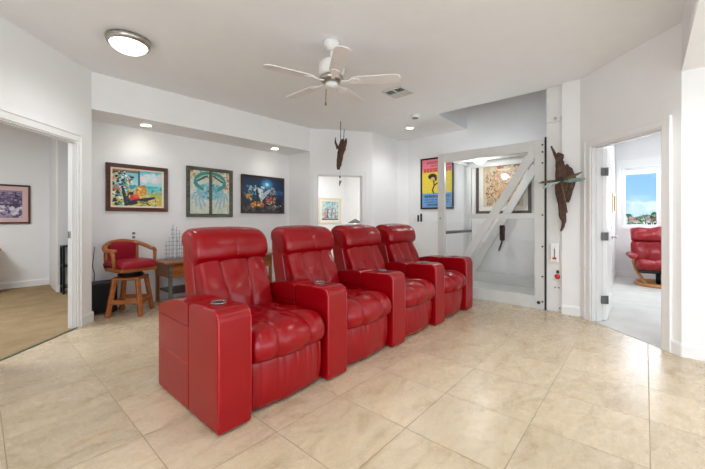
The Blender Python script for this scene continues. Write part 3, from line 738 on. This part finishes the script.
# white guide panel of the lift and its controls
gp = thing('guide_panel', 'tall white steel guide panel at the right edge of the glass lift', 'panel', (0, 0, 0))
MB().box(4.765, 4.80, .765, .935, 0, 2.80).build('panel_sheet', 'panelw', gp, bevel=.003)
for z in (2.36, .30, .05):
    for y in ((.80, .84) if z > 2 or z == .30 else (.79,)): MB().tube([(4.758, y, z), (4.766, y, z)], .008, 8).build('bolt_hole', 'satin', gp)
br = MB().box(4.742, 4.765, .775, .925, 2.355, 2.42).build('guide_bracket', 'panelw', gp, bevel=.004)
MB().tube([(4.70, .83, 2.385), (4.745, .83, 2.385)], .016, 10).build('bracket_bolt', 'chrome', gp)
ab = thing('call_box', 'white call box with a red key switch on the lift guide panel', 'switch box', (4.745, .838, .735))
MB().box(-.03, .019, -.045, .045, -.115, .115).build('box', 'wplastic', ab, bevel=.008)
MB().lathe([(0, 0), (.022, 0), (.022, .02), (0, .024)], (-.03, .0, -.08)).build('key_switch', 'red', ab)
MB().box(-.034, -.028, -.006, .006, -.06, .05).build('key_slot', 'grey', ab)
rb = thing('emergency_knob', 'red emergency pull knob low on the lift guide panel', 'knob', (4.764, .812, .44))
MB().tube([(-.045, 0, 0), (-.03, 0, 0), (-.02, 0, 0), (0, 0, 0)], [.02, .032, .02, .012], 14).build('knob', 'red', rb, smooth=True)
MB().box(-.012, 0, -.014, .014, .04, .075).build('lamp', 'black', rb)

# carved driftwood with a dragonfly on the panel
ws = thing('driftwood_sculpture', 'tall dark driftwood wall sculpture with a green metal dragonfly, beside the lift', 'sculpture', (4.62, .75, 0))
def gnarled(pts, rad, seed, flat=.7, seg=14):
    """rough branch: a tube along pts with ridged bark"""
    V_ = [Vector(p) for p in pts]; P, Rr = [], []
    for i in range(len(V_) - 1):
        for k in range(6):
            t_ = k / 6; P.append(V_[i].lerp(V_[i + 1], t_)); Rr.append(rad[i] * (1 - t_) + rad[i + 1] * t_)
    P.append(V_[-1]); Rr.append(rad[-1]); m = MB().tube(P, Rr, seg, flat); m.bm.normal_update()
    for v in m.bm.verts:
        n = noise.noise(Vector((v.co.x * 26 + seed, v.co.y * 26, v.co.z * 5))) + .5 * noise.noise(Vector((v.co.x * 60, v.co.y * 60 + seed, v.co.z * 14)))
        v.co += v.normal * n * .016
    return m
gnarled([(-.01, .0, 1.005), (0, -.02, 1.12), (-.01, -.01, 1.30), (0, 0, 1.45), (0, -.02, 1.60), (0, .0, 1.72), (0, .02, 1.80), (0, .01, 1.86)], [.010, .024, .04, .058, .075, .066, .05, .022], 3, .62).build('trunk', 'drift', ws, smooth=True)
gnarled([(0, .03, 1.77), (0, .035, 1.84), (0, .02, 1.895), (0, .005, 1.93)], [.035, .032, .05, .03], 9, .8).build('knot', 'drift', ws, smooth=True)
gnarled([(0, .03, 1.85), (0, .07, 1.93), (0, .10, 2.03)], [.025, .018, .012], 5).build('branch', 'drift', ws, smooth=True)
gnarled([(0, -.055, 1.35), (0, -.085, 1.50), (0, -.10, 1.62), (0, -.075, 1.73), (0, -.045, 1.79)], [.02, .04, .045, .035, .012], 13).build('branch', 'drift', ws, smooth=True)
MB().tube([(-.075, -.01, 1.63), (-.085, -.02, 1.55), (-.085, -.05, 1.36), (-.08, -.07, 1.22)], [.014, .016, .01, .006], 10).build('dragonfly_body', 'wingC', ws, smooth=True)
def wing(dy, dz, L, w, mat):
    m = MB(); d = Vector((0, dy, dz)).normalized(); n = Vector((0, -d.z, d.y)); c = Vector((-.078, -.012, 1.60)); P = []
    for k in range(13): u = k / 12; P.append((u, w * (math.sin(PI * min(1, u * .92 + .06)) ** .6)))
    up = [c + d * L * u + n * v for u, v in P] + [c + d * L * u - n * v * .55 for u, v in P[::-1]]
    a = [m.bm.verts.new(p + Vector((-.006, 0, 0))) for p in up]; b = [m.bm.verts.new(p) for p in up]; k = len(a)
    m.bm.faces.new(a); m.bm.faces.new(b[::-1])
    for i in range(k): m.bm.faces.new((a[i], b[i], b[(i + 1) % k], a[(i + 1) % k]))
    return m.build('dragonfly_wing', mat, ws)
wing(1, -.06, .24, .02, 'wingC'); wing(1, -.42, .215, .026, 'wingB'); wing(-1, .02, .235, .03, 'wingA'); wing(-1, .42, .22, .02, 'wingC')

# wall plates on the far wall
def plate(name, label, cat, loc, rz, w, h, parts):
    p = thing(name, label, cat, loc, rz)
    MB().box(-w / 2, w / 2, -.008, -.001, -h / 2, h / 2).build('plate', 'wplastic', p, bevel=.003)
    for (x, z, a, b, mt, nm) in parts: MB().box(x - a / 2, x + a / 2, -.018, -.006, z - b / 2, z + b / 2).build(nm, mt, p, bevel=.003)
    return p
plate('switch_plate', 'white double switch plate on the far wall, left of the black remote', 'light switch', (5.978, 3.58, 1.13), RZ, .17, .12, [(-.04, 0, .03, .07, 'trim', 'rocker'), (.04, 0, .03, .07, 'trim', 'rocker')])
rm = thing('remote_mount', 'two small black remotes in a holder on the wall left of the poster', 'remote', (5.978, 3.43, 1.17), RZ)
MB().box(-.055, .055, -.012, -.001, -.09, .09).build('holder', 'wplastic', rm, bevel=.003); MB().box(-.055, -.02, -.03, -.012, -.075, .06).build('handset_body', 'black', rm, bevel=.005); MB().box(.012, .05, -.03, -.012, -.075, .09).build('handset_body', 'black', rm, bevel=.005)
plate('switch_plate', 'white triple switch plate on the wall below the poster', 'light switch', (5.978, 3.05, 1.13), RZ, .2, .12, [(-.06, 0, .03, .07, 'trim', 'rocker'), (0, 0, .03, .07, 'trim', 'rocker'), (.06, 0, .03, .07, 'trim', 'rocker')])
plate('wall_outlet', 'white wall outlet above the back of the bar stool', 'outlet', (1.41, 5.198, .93), 0, .075, .12, [(0, .027, .034, .03, 'grey', 'socket'), (0, -.027, .034, .03, 'grey', 'socket')])

# ------------------------------------------------------------------ ceiling things
fan = thing('ceiling_fan', 'white five-bladed ceiling fan hanging above the recliners', 'ceiling fan', (2.19, 2.19, 0))
MB().lathe([(0, 2.798), (.075, 2.798), (.075, 2.775), (.05, 2.73), (.022, 2.715), (0, 2.715)]).build('canopy', 'fanw', fan, smooth=True)
MB().lathe([(.016, 2.72), (.016, 2.60), (0, 2.60)]).build('downrod', 'fanw', fan, smooth=True)
MB().lathe([(0, 2.64), (.05, 2.638), (.11, 2.60), (.12, 2.56), (.12, 2.50), (.105, 2.475), (0, 2.475)], seg=36).build('motor', 'fanw', fan, smooth=True)
MB().lathe([(0, 2.475), (.10, 2.475), (.115, 2.455), (.10, 2.43), (.06, 2.415), (0, 2.415)], seg=36).build('flywheel', 'nickel', fan, smooth=True)
MB().lathe([(0, 2.42), (.055, 2.418), (.06, 2.395), (.045, 2.375), (0, 2.37)]).build('switch_housing', 'fanw', fan, smooth=True)
for k in range(5):
    an = R(-48.6 - 6 + 72 * k); Mx = Matrix.Rotation(an, 4, 'Z') 
    m = MB(); prof = [(.19, -.045), (.24, -.058), (.45, -.066), (.58, -.068), (.62, -.055), (.635, -.02), (.635, .02), (.62, .055), (.58, .068), (.45, .066), (.24, .058), (.19, .045)]
    m.prism(prof, -.004, .004); bmesh.ops.transform(m.bm, matrix=Mx @ Matrix.Translation((0, 0, 2.432)) @ Matrix.Rotation(R(-9), 4, 'X'), verts=m.bm.verts)
    b = m.build('blade', 'blade', fan)
    m = MB().prism([(.085, -.02), (.15, -.013), (.20, -.04), (.25, -.035), (.27, 0), (.25, .035), (.20, .04), (.15, .013), (.085, .02)], -.012, -.0045)
    bmesh.ops.transform(m.bm, matrix=Mx @ Matrix.Translation((0, 0, 2.432)) @ Matrix.Rotation(R(-9), 4, 'X'), verts=m.bm.verts); m.build('blade_iron', 'fanw', b)
cam_l = Vector((.661, -.750))
pc = MB().tube([(-.05 * .661, .05 * .75, 2.36), (-.055 * .661, .055 * .75, 2.24)], .004, 6); pc.lathe([(0, -.03), (.008, -.026), (.008, 0), (0, .004)], (-.055 * .661, .055 * .75, 2.235), 10); pc.build('pull_chain', 'brass', fan)

cl = thing('flush_ceiling_light', 'round nickel rimmed flush ceiling light, lit, near the left wall', 'ceiling light', (.93, 3.56, 2.80))
MB().lathe([(0, -.002), (.176, -.002), (.18, -.018), (.17, -.05), (.15, -.056), (0, -.056)], seg=48).build('rim', 'nickel', cl, smooth=True)
MB().lathe([(0, -.118), (.05, -.116), (.10, -.104), (.135, -.08), (.15, -.056), (0, -.055)], seg=48).build('diffuser', 'lamp', cl, smooth=True)

def downlight(label, x, y, z, r=.085):
    d = thing('downlight', label, 'downlight', (x, y, z))
    MB().lathe([(r - .02, -.001), (r, -.001), (r, -.006), (r - .02, -.009), (r - .025, -.004)], seg=32).build('trim_ring', 'wplastic', d, smooth=True)
    MB().lathe([(0, -.004), (r - .02, -.004), (r - .02, -.001), (0, -.001)], seg=32).build('lens', 'down', d)
    return d
DL = [(1.48, 4.92, LZ, 'lit recessed downlight in the soffit above the left painting'), (3.46, 4.86, LZ, 'lit recessed downlight in the soffit near the moonlit painting'),
      (5.2, 3.2, CZ, 'lit recessed downlight in the main ceiling beside the smoke detector'), (3.30, -.42, LZ, 'lit recessed downlight in the lower hall ceiling at right')]
for x, y, z, l in DL: downlight(l, x, y, z)
sd = thing('smoke_detector', 'round white smoke detector on the ceiling between vent and downlight', 'smoke detector', (4.61, 2.74, 2.80))
MB().lathe([(0, -.001), (.072, -.001), (.072, -.016), (.06, -.045), (.03, -.05), (0, -.05)]).build('body', 'wplastic', sd, smooth=True)
MB().lathe([(.045, -.0485), (.052, -.0485), (.052, -.053), (.045, -.053)], seg=24).build('sensor_ring', 'grey', sd)

vt = thing('air_vent', 'square grey louvred air vent in the ceiling beyond the fan', 'vent', (3.625, 2.41, 2.80))
MB().box(-.13, .13, -.13, .13, -.006, -.001).build('backing', 'satin', vt)
m = MB()
for a in ((-.15, .15, -.15, -.125), (-.15, .15, .125, .15), (-.15, -.125, -.125, .125), (.125, .15, -.125, .125), (-.008, .008, -.125, .125), (-.125, -.008, -.008, .008), (.008, .125, -.008, .008)): m.box(*a, -.014, -.002)
m.build('vent_frame', 'alu', vt)
for qx in (-1, 1):
    for qy in (-1, 1):
        for k in range(5):
            o = .022 + k * .021
            if qx * qy > 0: m = MB().bar((qx * .01, qy * o, -.011), (qx * .123, qy * o, -.011), .015, .002, (0, .6 * qy, 1))
            else: m = MB().bar((qx * o, qy * .01, -.011), (qx * o, qy * .123, -.011), .015, .002, (.6 * qx, 0, 1))
            m.build('louvre', 'alu', vt)

# hanging driftwood
hd = thing('hanging_driftwood', 'brown driftwood piece hanging on a cord before the middle doorway', 'hanging ornament', (4.06, 3.86, 0))
k = (.661, -.750)
gnarled([(-.03 * k[0], -.03 * k[1], 1.985), (-.02 * k[0], -.02 * k[1], 2.06), (.0, 0, 2.2), (.03 * k[0], .03 * k[1], 2.34), (.045 * k[0], .045 * k[1], 2.44), (.05 * k[0], .05 * k[1], 2.50)], [.03, .05, .062, .075, .06, .02], 21, .7).build('driftwood', 'drift', hd, smooth=True)
for a, b, z in ((-.075, -.03, 2.52), (.105, .06, 2.5)):
    gnarled([(b * k[0], b * k[1], 2.34), (a * k[0], a * k[1], 2.44), (a * k[0], a * k[1], z)], [.025, .02, .01], 30, .8).build('prong', 'drift', hd, smooth=True)
MB().tube([(.01 * k[0], .01 * k[1], 2.40), (.01 * k[0], .01 * k[1], 2.798)], .006, 6).build('cord', 'string', hd)
MB().tube([(.06 * k[0], .06 * k[1], 2.46), (.07 * k[0], .07 * k[1], 2.66)], .006, 6).build('spike', 'drift', hd)
MB().tube([(0, 0, 2.0), (0, 0, 1.71)], .0015, 5).build('thread', 'string', hd)
MB().lathe([(0, -.022), (.016, -.01), (.016, .012), (0, .022)], (0, 0, 1.86), 10).build('bead', 'grey', hd)
MB().tube([(.01, 0, 1.79), (0, .0, 1.765), (-.012, 0, 1.71)], [.02, .016, .006], 8).build('pendant', 'grey', hd)

# ------------------------------------------------------------------ bar stool (faces -y in its own space)
SW = R(-49)
st = thing('bar_stool', 'oak swivel bar stool with crimson vinyl seat in the left corner', 'bar stool', (1.255, 4.725, 0), R(12))
cushion([(.18, .57), (-.18, .57), (-.215, .585), (-.225, .61), (-.205, .635), (-.11, .652), (.1, .652), (.18, .64), (.205, .61), (.20, .58)], .215, (), 0, .05, 20, crown=.012).build('seat', 'vinyl', st, smooth=True)
MB().prism([(-.205, -.205), (.205, -.205), (.22, .0), (.205, .18), (.13, .21), (-.13, .21), (-.205, .18), (-.22, 0)], .525, .572).build('seat_frame', 'oak', st, bevel=.012, seg=3)
MB().lathe([(0, .455), (.13, .455), (.14, .48), (.12, .495), (.12, .525), (0, .525)]).build('swivel_plate', 'satin', st)
MB().box(-.15, .15, -.15, .15, .42, .456).build('leg_block', 'oak', st, bevel=.012).rotation_euler.z = SW

for sx in (-1, 1):
    for sy in (-1, 1):
        m = MB().bar((sx * .12, sy * .12, .45), (sx * .175, sy * .175, 0), .048, .048, (sx, sy, .0)); m.build('leg', 'oak', st, bevel=.008).rotation_euler.z = SW
for z, s in ((.17, 0), (.17, 1), (.15, 2), (.15, 3)):
    c = .158; P = [((-c, -c), (c, -c)), ((c, c), (-c, c)), ((-c, -c), (-c, c)), ((c, -c), (c, c))][s]
    MB().bar((*P[0], z), (*P[1], z), .028, .05).build('stretcher', 'oak', st, bevel=.006).rotation_euler.z = SW
# horseshoe arm rail and padded back
rail = []
for k in range(25):
    a_ = R(-35) + R(250) * k / 24; y = .22 * math.sin(a_); rail.append((.255 * math.cos(a_), .22 * math.sin(a_) + .02, .775 + .10 * max(0, math.sin(a_)) ** 1.2))
MB().tube(rail, [.022] + [.028] * 23 + [.022], 12, .8).build('arm_rail', 'oak', st, smooth=True)
for sx in (-1, 1):
    MB().tube([(sx * .205, -.06, .55), (sx * .232, -.10, .64), (sx * .242, -.085, .77)], [.024, .018, .022], 10).build('arm_post', 'oak', st, smooth=True)
    MB().tube([(sx * .17, .205, .55), (sx * .175, .21, .7), (sx * .17, .205, .85)], .024, 10).build('back_post', 'oak', st, smooth=True)
m = cushion([(.185, .645), (.178, .75), (.18, .845), (.20, .86), (.222, .845), (.222, .75), (.222, .65), (.2, .638)], .155, (), 0, .012, 16, n=48, crown=.006)
m.build('back_pad', 'vinyl', st, smooth=True)

# speaker box behind the stool
sb = thing('subwoofer', 'black floor speaker box in the corner behind the bar stool', 'speaker', (1.035, 5.06, 0))
MB().box(-.13, .13, -.13, .125, .012, .37).build('cabinet', 'black', sb, bevel=.006)
MB().box(-.115, .115, -.142, -.13, .03, .355).build('grille', 'satin', sb, bevel=.004)
for x in (-.1, .1):
    for y in (-.1, .1): MB().lathe([(0, 0), (.018, 0), (.018, .012), (0, .012)], (x, y, 0), 12).build('foot', 'black', sb)
cd = MB().tube([(.975, 5.16, .37), (.985, 5.185, .45), (.965, 5.19, .56), (.975, 5.188, .68), (.985, 5.19, .80)], .004, 6).build('power_cord', 'black', smooth=True); tag(cd, 'thin black power cord rising up the wall from the speaker box', 'cord')

# console table behind the row
ct = thing('console_table', 'red-brown wooden console table against the back wall behind the recliners', 'table', (0, 0, 0))
MB().box(1.60, 3.28, 4.60, 5.165, .555, .585).build('table_top', 'table', ct, bevel=.006)
for a in ((1.67, 1.69, 4.64, 5.13), (3.22, 3.24, 4.64, 5.13), (1.69, 3.22, 5.11, 5.13)): MB().box(*a, .37, .555).build('apron', 'table', ct)
for a, b in ((1.69, 2.44), (2.46, 3.22)):
    d = MB().box(a, b, 4.63, 4.66, .38, .54).build('drawer', 'table', ct, bevel=.004)
    MB().tube([((a + b) / 2, 4.63, .46), ((a + b) / 2, 4.615, .46), ((a + b) / 2, 4.605, .46)], [.008, .016, .012], 12).build('knob', 'brass', d, smooth=True)
for x in (1.66, 2.44, 3.20):
    for y in (4.63, 5.10): MB().prism([(x, y), (x + .04, y), (x + .04, y + .04), (x, y + .04)], 0, .555).build('leg', 'greyw' if y < 4.8 and x < 2 else 'table', ct, bevel=.004)
MB().box(1.70, 3.20, 4.66, 5.10, .16, .185).build('lower_shelf', 'dark', ct, bevel=.004)

# wire sculpture on the table
m = MB(); g = random.Random(3)
for k in range(9):
    x = 1.735 + .026 * k; y = 4.98 + g.uniform(-.05, .05); h = g.uniform(.3, .5) if 2 <= k <= 7 else g.uniform(.15, .34)
    m.tube([(x, y, .585), (x, y, .585 + h)], .0035, 6)
    for j in range(int(h / .055)):
        z = .61 + j * .055 + g.uniform(-.01, .01); m.tube([(x - .02, y, z), (x + .022, y + g.uniform(-.02, .02), z)], .0028, 5)
m.box(1.74, 1.95, 4.92, 5.04, .585, .592)
tag(m.build('wire_sculpture', 'wire'), 'spindly silver wire sculpture on the left end of the console table', 'sculpture')

# ------------------------------------------------------------------ left room things
dr_ = thing('dresser', 'light wooden dresser at the left edge, under the purple picture', 'dresser', (0, 0, 0))
MB().box(-.95, .22, 7.36, 7.82, .05, .665).build('carcass', 'beech', dr_, bevel=.004); MB().box(-.99, .26, 7.32, 7.83, .665, .70).build('dresser_top', 'beech', dr_, bevel=.008); MB().box(-.97, .24, 7.35, 7.82, 0, .05).build('plinth', 'beech', dr_)
for i in range(2):
    for j in range(2):
        d = MB().box(-.92 + i * .57, -.38 + i * .57, 7.345, 7.36, .09 + j * .29, .36 + j * .29).build('drawer', 'beech', dr_, bevel=.003); MB().lathe([(0, 0), (.015, 0), (.015, .02), (0, .02)], (-.65 + i * .57, 7.335, .22 + j * .29)).build('knob', 'brass', d)
rk = thing('metal_rack', 'black metal framed rack by the shaded wall in the left room', 'rack', (0, 0, 0))
for x in (.868, 1.21):
    for y in (6.62, 6.84): MB().box(x, x + .03, y, y + .03, 0, .74).build('post', 'satin', rk)
for z in (.10, .42, .72): MB().box(.868, 1.24, 6.62, 6.87, z, z + .02).build('shelf', 'satin', rk)

# ------------------------------------------------------------------ centre room things
sdk = thing('side_table', 'pale topped wooden side table in the room behind the middle doorway', 'table', (6.75, 6.0, 0))
MB().box(-.40, .40, -.30, .30, .72, .76).build('table_top', 'cream', sdk, bevel=.006)
MB().box(-.36, .36, -.26, .26, .60, .72).build('apron', 'oak', sdk)
for x in (-.34, .34):
    for y in (-.24, .24): MB().box(x - .025, x + .025, y - .025, y + .025, 0, .60).build('leg', 'oak', sdk)
lp = thing('table_lamp', 'table lamp with a low grey cone shade, seen through the middle doorway', 'lamp', (6.78, 5.88, .76))
MB().lathe([(0, 0), (.08, 0), (.08, .012), (.02, .03), (.035, .10), (.02, .2), (.012, .27), (0, .27)]).build('base', 'whitem', lp, smooth=True)
MB().lathe([(.012, .395), (.03, .385), (.20, .285), (.195, .278), (.03, .375), (.012, .38)], seg=32).build('lamp_shade', 'shade', lp, smooth=True)
MB().lathe([(0, .25), (.025, .27), (.03, .31), (.012, .345), (0, .35)]).build('bulb', 'lamp', lp, smooth=True)

# ------------------------------------------------------------------ lounge chair in the right room (faces -y in its own space)
lc = thing('lounge_chair', 'red leather lounge chair on a curved wooden base by the bedroom window', 'lounge chair', (7.78, -.17, 0), R(-82))
ring = [(.30 * math.cos(2 * PI * k / 40), .34 * math.sin(2 * PI * k / 40), .028) for k in range(41)]
MB().tube(ring, .028, 10, 1.2).build('ring_base', 'beech', lc, smooth=True)
for sx in (-1, 1):
    MB().tube([(sx * .18, -.27, .04), (sx * .24, -.16, .13), (sx * .30, -.02, .26), (sx * .33, .02, .40), (sx * .33, -.06, .50)], [.022, .028, .03, .028, .024], 10, .6).build('curved_leg', 'beech', lc, smooth=True)
    cushion([(-.30, .50), (-.28, .47), (0, .475), (.24, .49), (.26, .52), (.2, .55), (-.1, .555), (-.26, .545)], .055, (), 0, .03, 8, n=48).build('arm_pad', 'leather2', lc, smooth=True).location = (sx * .36, 0, 0)
MB().box(-.28, .28, -.2, .22, .22, .30).build('under_frame', 'black', lc, bevel=.02)
MB().tube([(0, 0, .03), (0, 0, .24)], .035, 14).build('pedestal', 'satin', lc, smooth=True)
MB().box(-.31, .31, -.02, .02, .014, .04).build('cross_bar', 'beech', lc)
cushion([(.24, .33), (.2, .43), (0, .44), (-.22, .455), (-.32, .44), (-.36, .38), (-.33, .31), (-.2, .285), (.1, .29)], .315, (-.1, .1), .035, .05, 40, front, None, .015, (7, 7)).build('seat_cushion', 'leather2', lc, smooth=True)
cushion([(.14, .42), (.165, .52), (.215, .66), (.245, .74), (.29, .75), (.33, .70), (.29, .55), (.24, .42), (.19, .39)], .335, (-.11, .11), .04, .05, 40, front, None, .022, (9, 9)).build('backrest', 'leather2', lc, smooth=True)
cushion([(.225, .755), (.205, .80), (.225, .87), (.27, .94), (.32, .985), (.37, .99), (.385, .93), (.36, .84), (.32, .76), (.27, .735)], .335, (), 0, .05, 40, front, None, .022, (7, 9), crown=.012).build('headrest', 'leather2', lc, smooth=True)

# ------------------------------------------------------------------ outdoors, beyond the bedroom window
flat('ground', [(14, -40), (160, -90), (160, 90), (14, 40)], 'ground', -3.0)
def palm(x, y, h, s, label):
    t_ = thing('palm_tree', label, 'palm', (x, y, -3.0), 0, 'palms across the water'); g_ = random.Random(int(x * 7 + y * 13))
    MB().tube([(0, 0, 0), (.1, .1, h * .5), (0, .2, h)], [.22, .16, .13], 8).build('trunk', 'trunk', t_)
    m_ = MB()
    for k in range(18):
        a_ = g_.uniform(0, 2 * PI); e_ = g_.uniform(-.2, .9); L_ = s * g_.uniform(.8, 1.1); pts = []
        for j in range(6):
            u = j / 5; pts.append((L_ * u * math.cos(a_) * math.cos(e_), .2 + L_ * u * math.sin(a_) * math.cos(e_), h + L_ * (math.sin(e_) * u - .75 * u * u)))
        m_.tube(pts, [.05, .22, .26, .2, .12, .03], 5, .35)
    m_.build('crown', 'foliage', t_)
def bush(x, y, r, h, label, mat='foliage'):
    m_ = MB(); bmesh.ops.create_icosphere(m_.bm, subdivisions=4, radius=1)
    for v in m_.bm.verts:
        n_ = noise.noise(v.co * 2.2 + Vector((x, y, 0))) + .6 * noise.noise(v.co * 5 + Vector((x, y, 3))); q_ = v.co * (1 + .28 * n_)
        v.co = Vector((q_.x * r, q_.y * r, max(0, q_.z * h * .5 + h * .42)))
    o_ = m_.build('shrub', mat); o_.location = (x, y, -3.0); tag(o_, label, 'shrub', 'shrubs across the water')
def ext_house(x, y, w, d, h, label):
    t_ = thing('house', label, 'house', (x, y, -3.0), 0, 'houses across the water')
    MB().box(-d / 2, d / 2, -w / 2, w / 2, 0, h).build('house_wall', 'house', t_)
    m_ = MB(); a_ = [m_.bm.verts.new(p) for p in ((-d / 2 - .4, -w / 2 - .4, h), (d / 2 + .4, -w / 2 - .4, h), (d / 2 + .4, w / 2 + .4, h), (-d / 2 - .4, w / 2 + .4, h))]; b_ = [m_.bm.verts.new(p) for p in ((0, -w / 4, h + 1.3), (0, w / 4, h + 1.3))]
    for f in ((0, 1, 2, 3), (0, 1)): 
        if len(f) == 4: m_.bm.faces.new([a_[i] for i in f][::-1])
    m_.bm.faces.new((a_[0], a_[1], b_[0])); m_.bm.faces.new((a_[1], a_[2], b_[1], b_[0])); m_.bm.faces.new((a_[2], a_[3], b_[1])); m_.bm.faces.new((a_[3], a_[0], b_[0], b_[1])); m_.build('house_roof', 'roof', t_)
    for k in range(3): MB().box(-d / 2 - .05, -d / 2, -w / 2 + w * (.2 + .3 * k) - .5, -w / 2 + w * (.2 + .3 * k) + .5, h * .35, h * .75).build('house_window', 'satin', t_)
for x, y, h, s, l in ((148, 4.1, 5.6, 1.6, 'dark palm rising left of the cream house across the water'), (152, 1.3, 4.7, 2.0, 'first palm of the dense cluster, next to the cream house'), (157, -.2, 5.4, 2.1, 'second palm of the dense cluster outside the bedroom window'),
                      (152, -1.9, 5.0, 2.1, 'third palm of the dense cluster outside the bedroom window'), (162, -3.1, 6.3, 2.0, 'tallest palm at the right end of the view from the window'), (145.5, .6, 3.6, 1.7, 'short palm in front of the dense palm cluster'), (146, -2.9, 3.7, 1.8, 'low palm in front of the tallest palm')):
    palm(x, y, h, s, l)
ext_house(161, 8.2, 2.6, 4, 3.0, 'small cream house at the far left of the window view'); ext_house(168, 3.0, 4.2, 5, 3.6, 'cream house with tiled roof left of the palm cluster'); ext_house(178, -3, 6, 6, 3.6, 'cream house behind the palm cluster')
for x, y, r, h, l, mt in ((128, 4.9, 1.3, 2.9, 'leftmost green shrub across the water', 'foliage2'), (132.5, 3.3, 1.4, 3.4, 'rounded green shrub under the dark palm', 'foliage'), (137, 1.7, 1.5, 2.8, 'olive shrub in front of the cream house', 'foliage2'),
                         (141, -.1, 1.5, 2.6, 'low green shrub below the palm cluster', 'foliage'), (136.5, -1.9, 1.4, 2.5, 'olive shrub below the third palm', 'foliage2'), (132, -3.3, 1.5, 3.1, 'green shrub at the right end of the window view', 'foliage')):
    bush(x, y, r, h, l, mt)

# ------------------------------------------------------------------ sky, lights, camera
w = bpy.data.worlds.new('World'); bpy.context.scene.world = w; w.use_nodes = True; t = NT(w); bg = t.n['Background']
gen = t.add('ShaderNodeTexCoord').outputs['Generated']; sp = t.add('ShaderNodeSeparateXYZ'); t.ln(gen, sp.inputs[0])
sky = t.ramp(sp.outputs[2], (0, lin(196, 222, 240)), (.06, lin(150, 198, 240)), (.3, lin(84, 146, 222)), (1, lin(60, 110, 200)))
mp = t.add('ShaderNodeMapping'); mp.inputs['Scale'].default_value = (1, 1, 2.6); mp.inputs['Location'].default_value = (.31, .12, .07); t.ln(gen, mp.inputs[0])
cl_ = t.noise(mp.outputs[0], 11, 6, .55)
t.ln(t.mix(t.ramp(cl_, (.54, (0, 0, 0, 1)), (.68, (.9, .9, .9, 1))), sky, lin(250, 250, 252)), bg.inputs[0]); bg.inputs[1].default_value = 1.0

def lamp(name, kind, loc, energy, rot=(0, 0, 0), size=1, size_y=None, color=(1, 1, 1), spread=None, angle=None):
    d = bpy.data.lights.new(name, kind); d.energy = energy; d.color = color
    if kind == 'AREA':
        d.shape = 'RECTANGLE' if size_y else 'DISK'; d.size = size
        if size_y: d.size_y = size_y
        if spread: d.spread = spread
    elif kind == 'POINT' or kind == 'SPOT':
        d.shadow_soft_size = size
        if kind == 'SPOT': d.spot_size = angle or R(120); d.spot_blend = .8
    o = bpy.data.objects.new(name, d); C.objects.link(o); o.location = loc; o.rotation_euler = rot; return o
WARM = (.965, .985, 1); DAY = (.90, .955, 1)
lamp('rear_fill_daylight', 'AREA', (.8, -3.25, 1.2), 62, (R(90), 0, 0), 5.0, 2.1, DAY)  # area lamp added outside the unseen rear windows to light the room
lamp('side_fill_daylight', 'AREA', (-2.45, -.8, 1.2), 85, (R(90), 0, R(-90)), 3.4, 2.1, DAY)  # second added area lamp, outside the unseen side windows
lamp('flush_light', 'SPOT', (.93, 3.56, 2.66), 30, size=.12, color=WARM, angle=R(165))
for x, y, z, l in DL: lamp('downlight_beam', 'SPOT', (x, y, z - .03), 3 if y > 4 else 26, size=.06, color=WARM, angle=R(140))
for x, y, z, l in ((.6, .6, CZ, 'added fill downlight in the main ceiling straight in front of the recliners'), (2.6, .4, CZ, 'added fill downlight in the main ceiling towards the bedroom door'), (-.9, .8, CZ, 'added fill downlight in the main ceiling nearest the side windows'),
                   (.6, -1.6, LZ, 'added fill downlight in the lower ceiling near the rear windows'), (2.6, -1.6, LZ, 'added fill downlight in the lower ceiling near the hall wall')):
    downlight(l, x, y, z)  # unseen extra downlights, added with their beams to brighten the room
    lamp('downlight_beam', 'SPOT', (x, y, z - .03), 23, size=.06, color=WARM, angle=R(140))
lamp('lift_light', 'POINT', (5.32, 1.98, 1.95), 11, size=.06, color=WARM)
lamp('left_room_light', 'AREA', (-1.0, 5.2, 2.74), 66, (0, 0, 0), 1.2, color=DAY)
lamp('centre_room_light', 'AREA', (5.9, 5.5, 2.74), 38, (0, 0, 0), 1.2, color=WARM)
lamp('bedroom_light', 'AREA', (6.6, -1.0, 2.74), 34, (0, 0, 0), 1.2)
lamp('bedroom_window_daylight', 'AREA', (8.75, -.42, 1.6), 34, (R(90), 0, R(90)), 1.6, 1.2, DAY)
sun = bpy.data.lights.new('sun', 'SUN'); sun.energy = 3; sun.angle = R(1); so = bpy.data.objects.new('sun', sun); C.objects.link(so); so.rotation_euler = (R(40), R(-10), R(-60))

cam = bpy.data.cameras.new('camera'); co = bpy.data.objects.new('camera', cam); C.objects.link(co)
co.location = (0, 0, 1.15); co.rotation_euler = (R(90), 0, R(41.4 - 90)); cam.sensor_width = 36; cam.lens = 332 * 36 / 705; cam.shift_y = -15.5 / 705; cam.clip_end = 600; cam.clip_start = .02
sc = bpy.context.scene; sc.camera = co
sc.view_settings.view_transform = 'Standard'; sc.view_settings.look = 'None'; sc.view_settings.gamma = 1; sc.view_settings.exposure = 0.36
sc.cycles.max_bounces = 10; sc.cycles.diffuse_bounces = 6; sc.cycles.glossy_bounces = 4; sc.cycles.transparent_max_bounces = 16; sc.cycles.sample_clamp_indirect = 6; sc.cycles.use_denoising = True
sc.cycles.caustics_reflective = False; sc.cycles.caustics_refractive = False
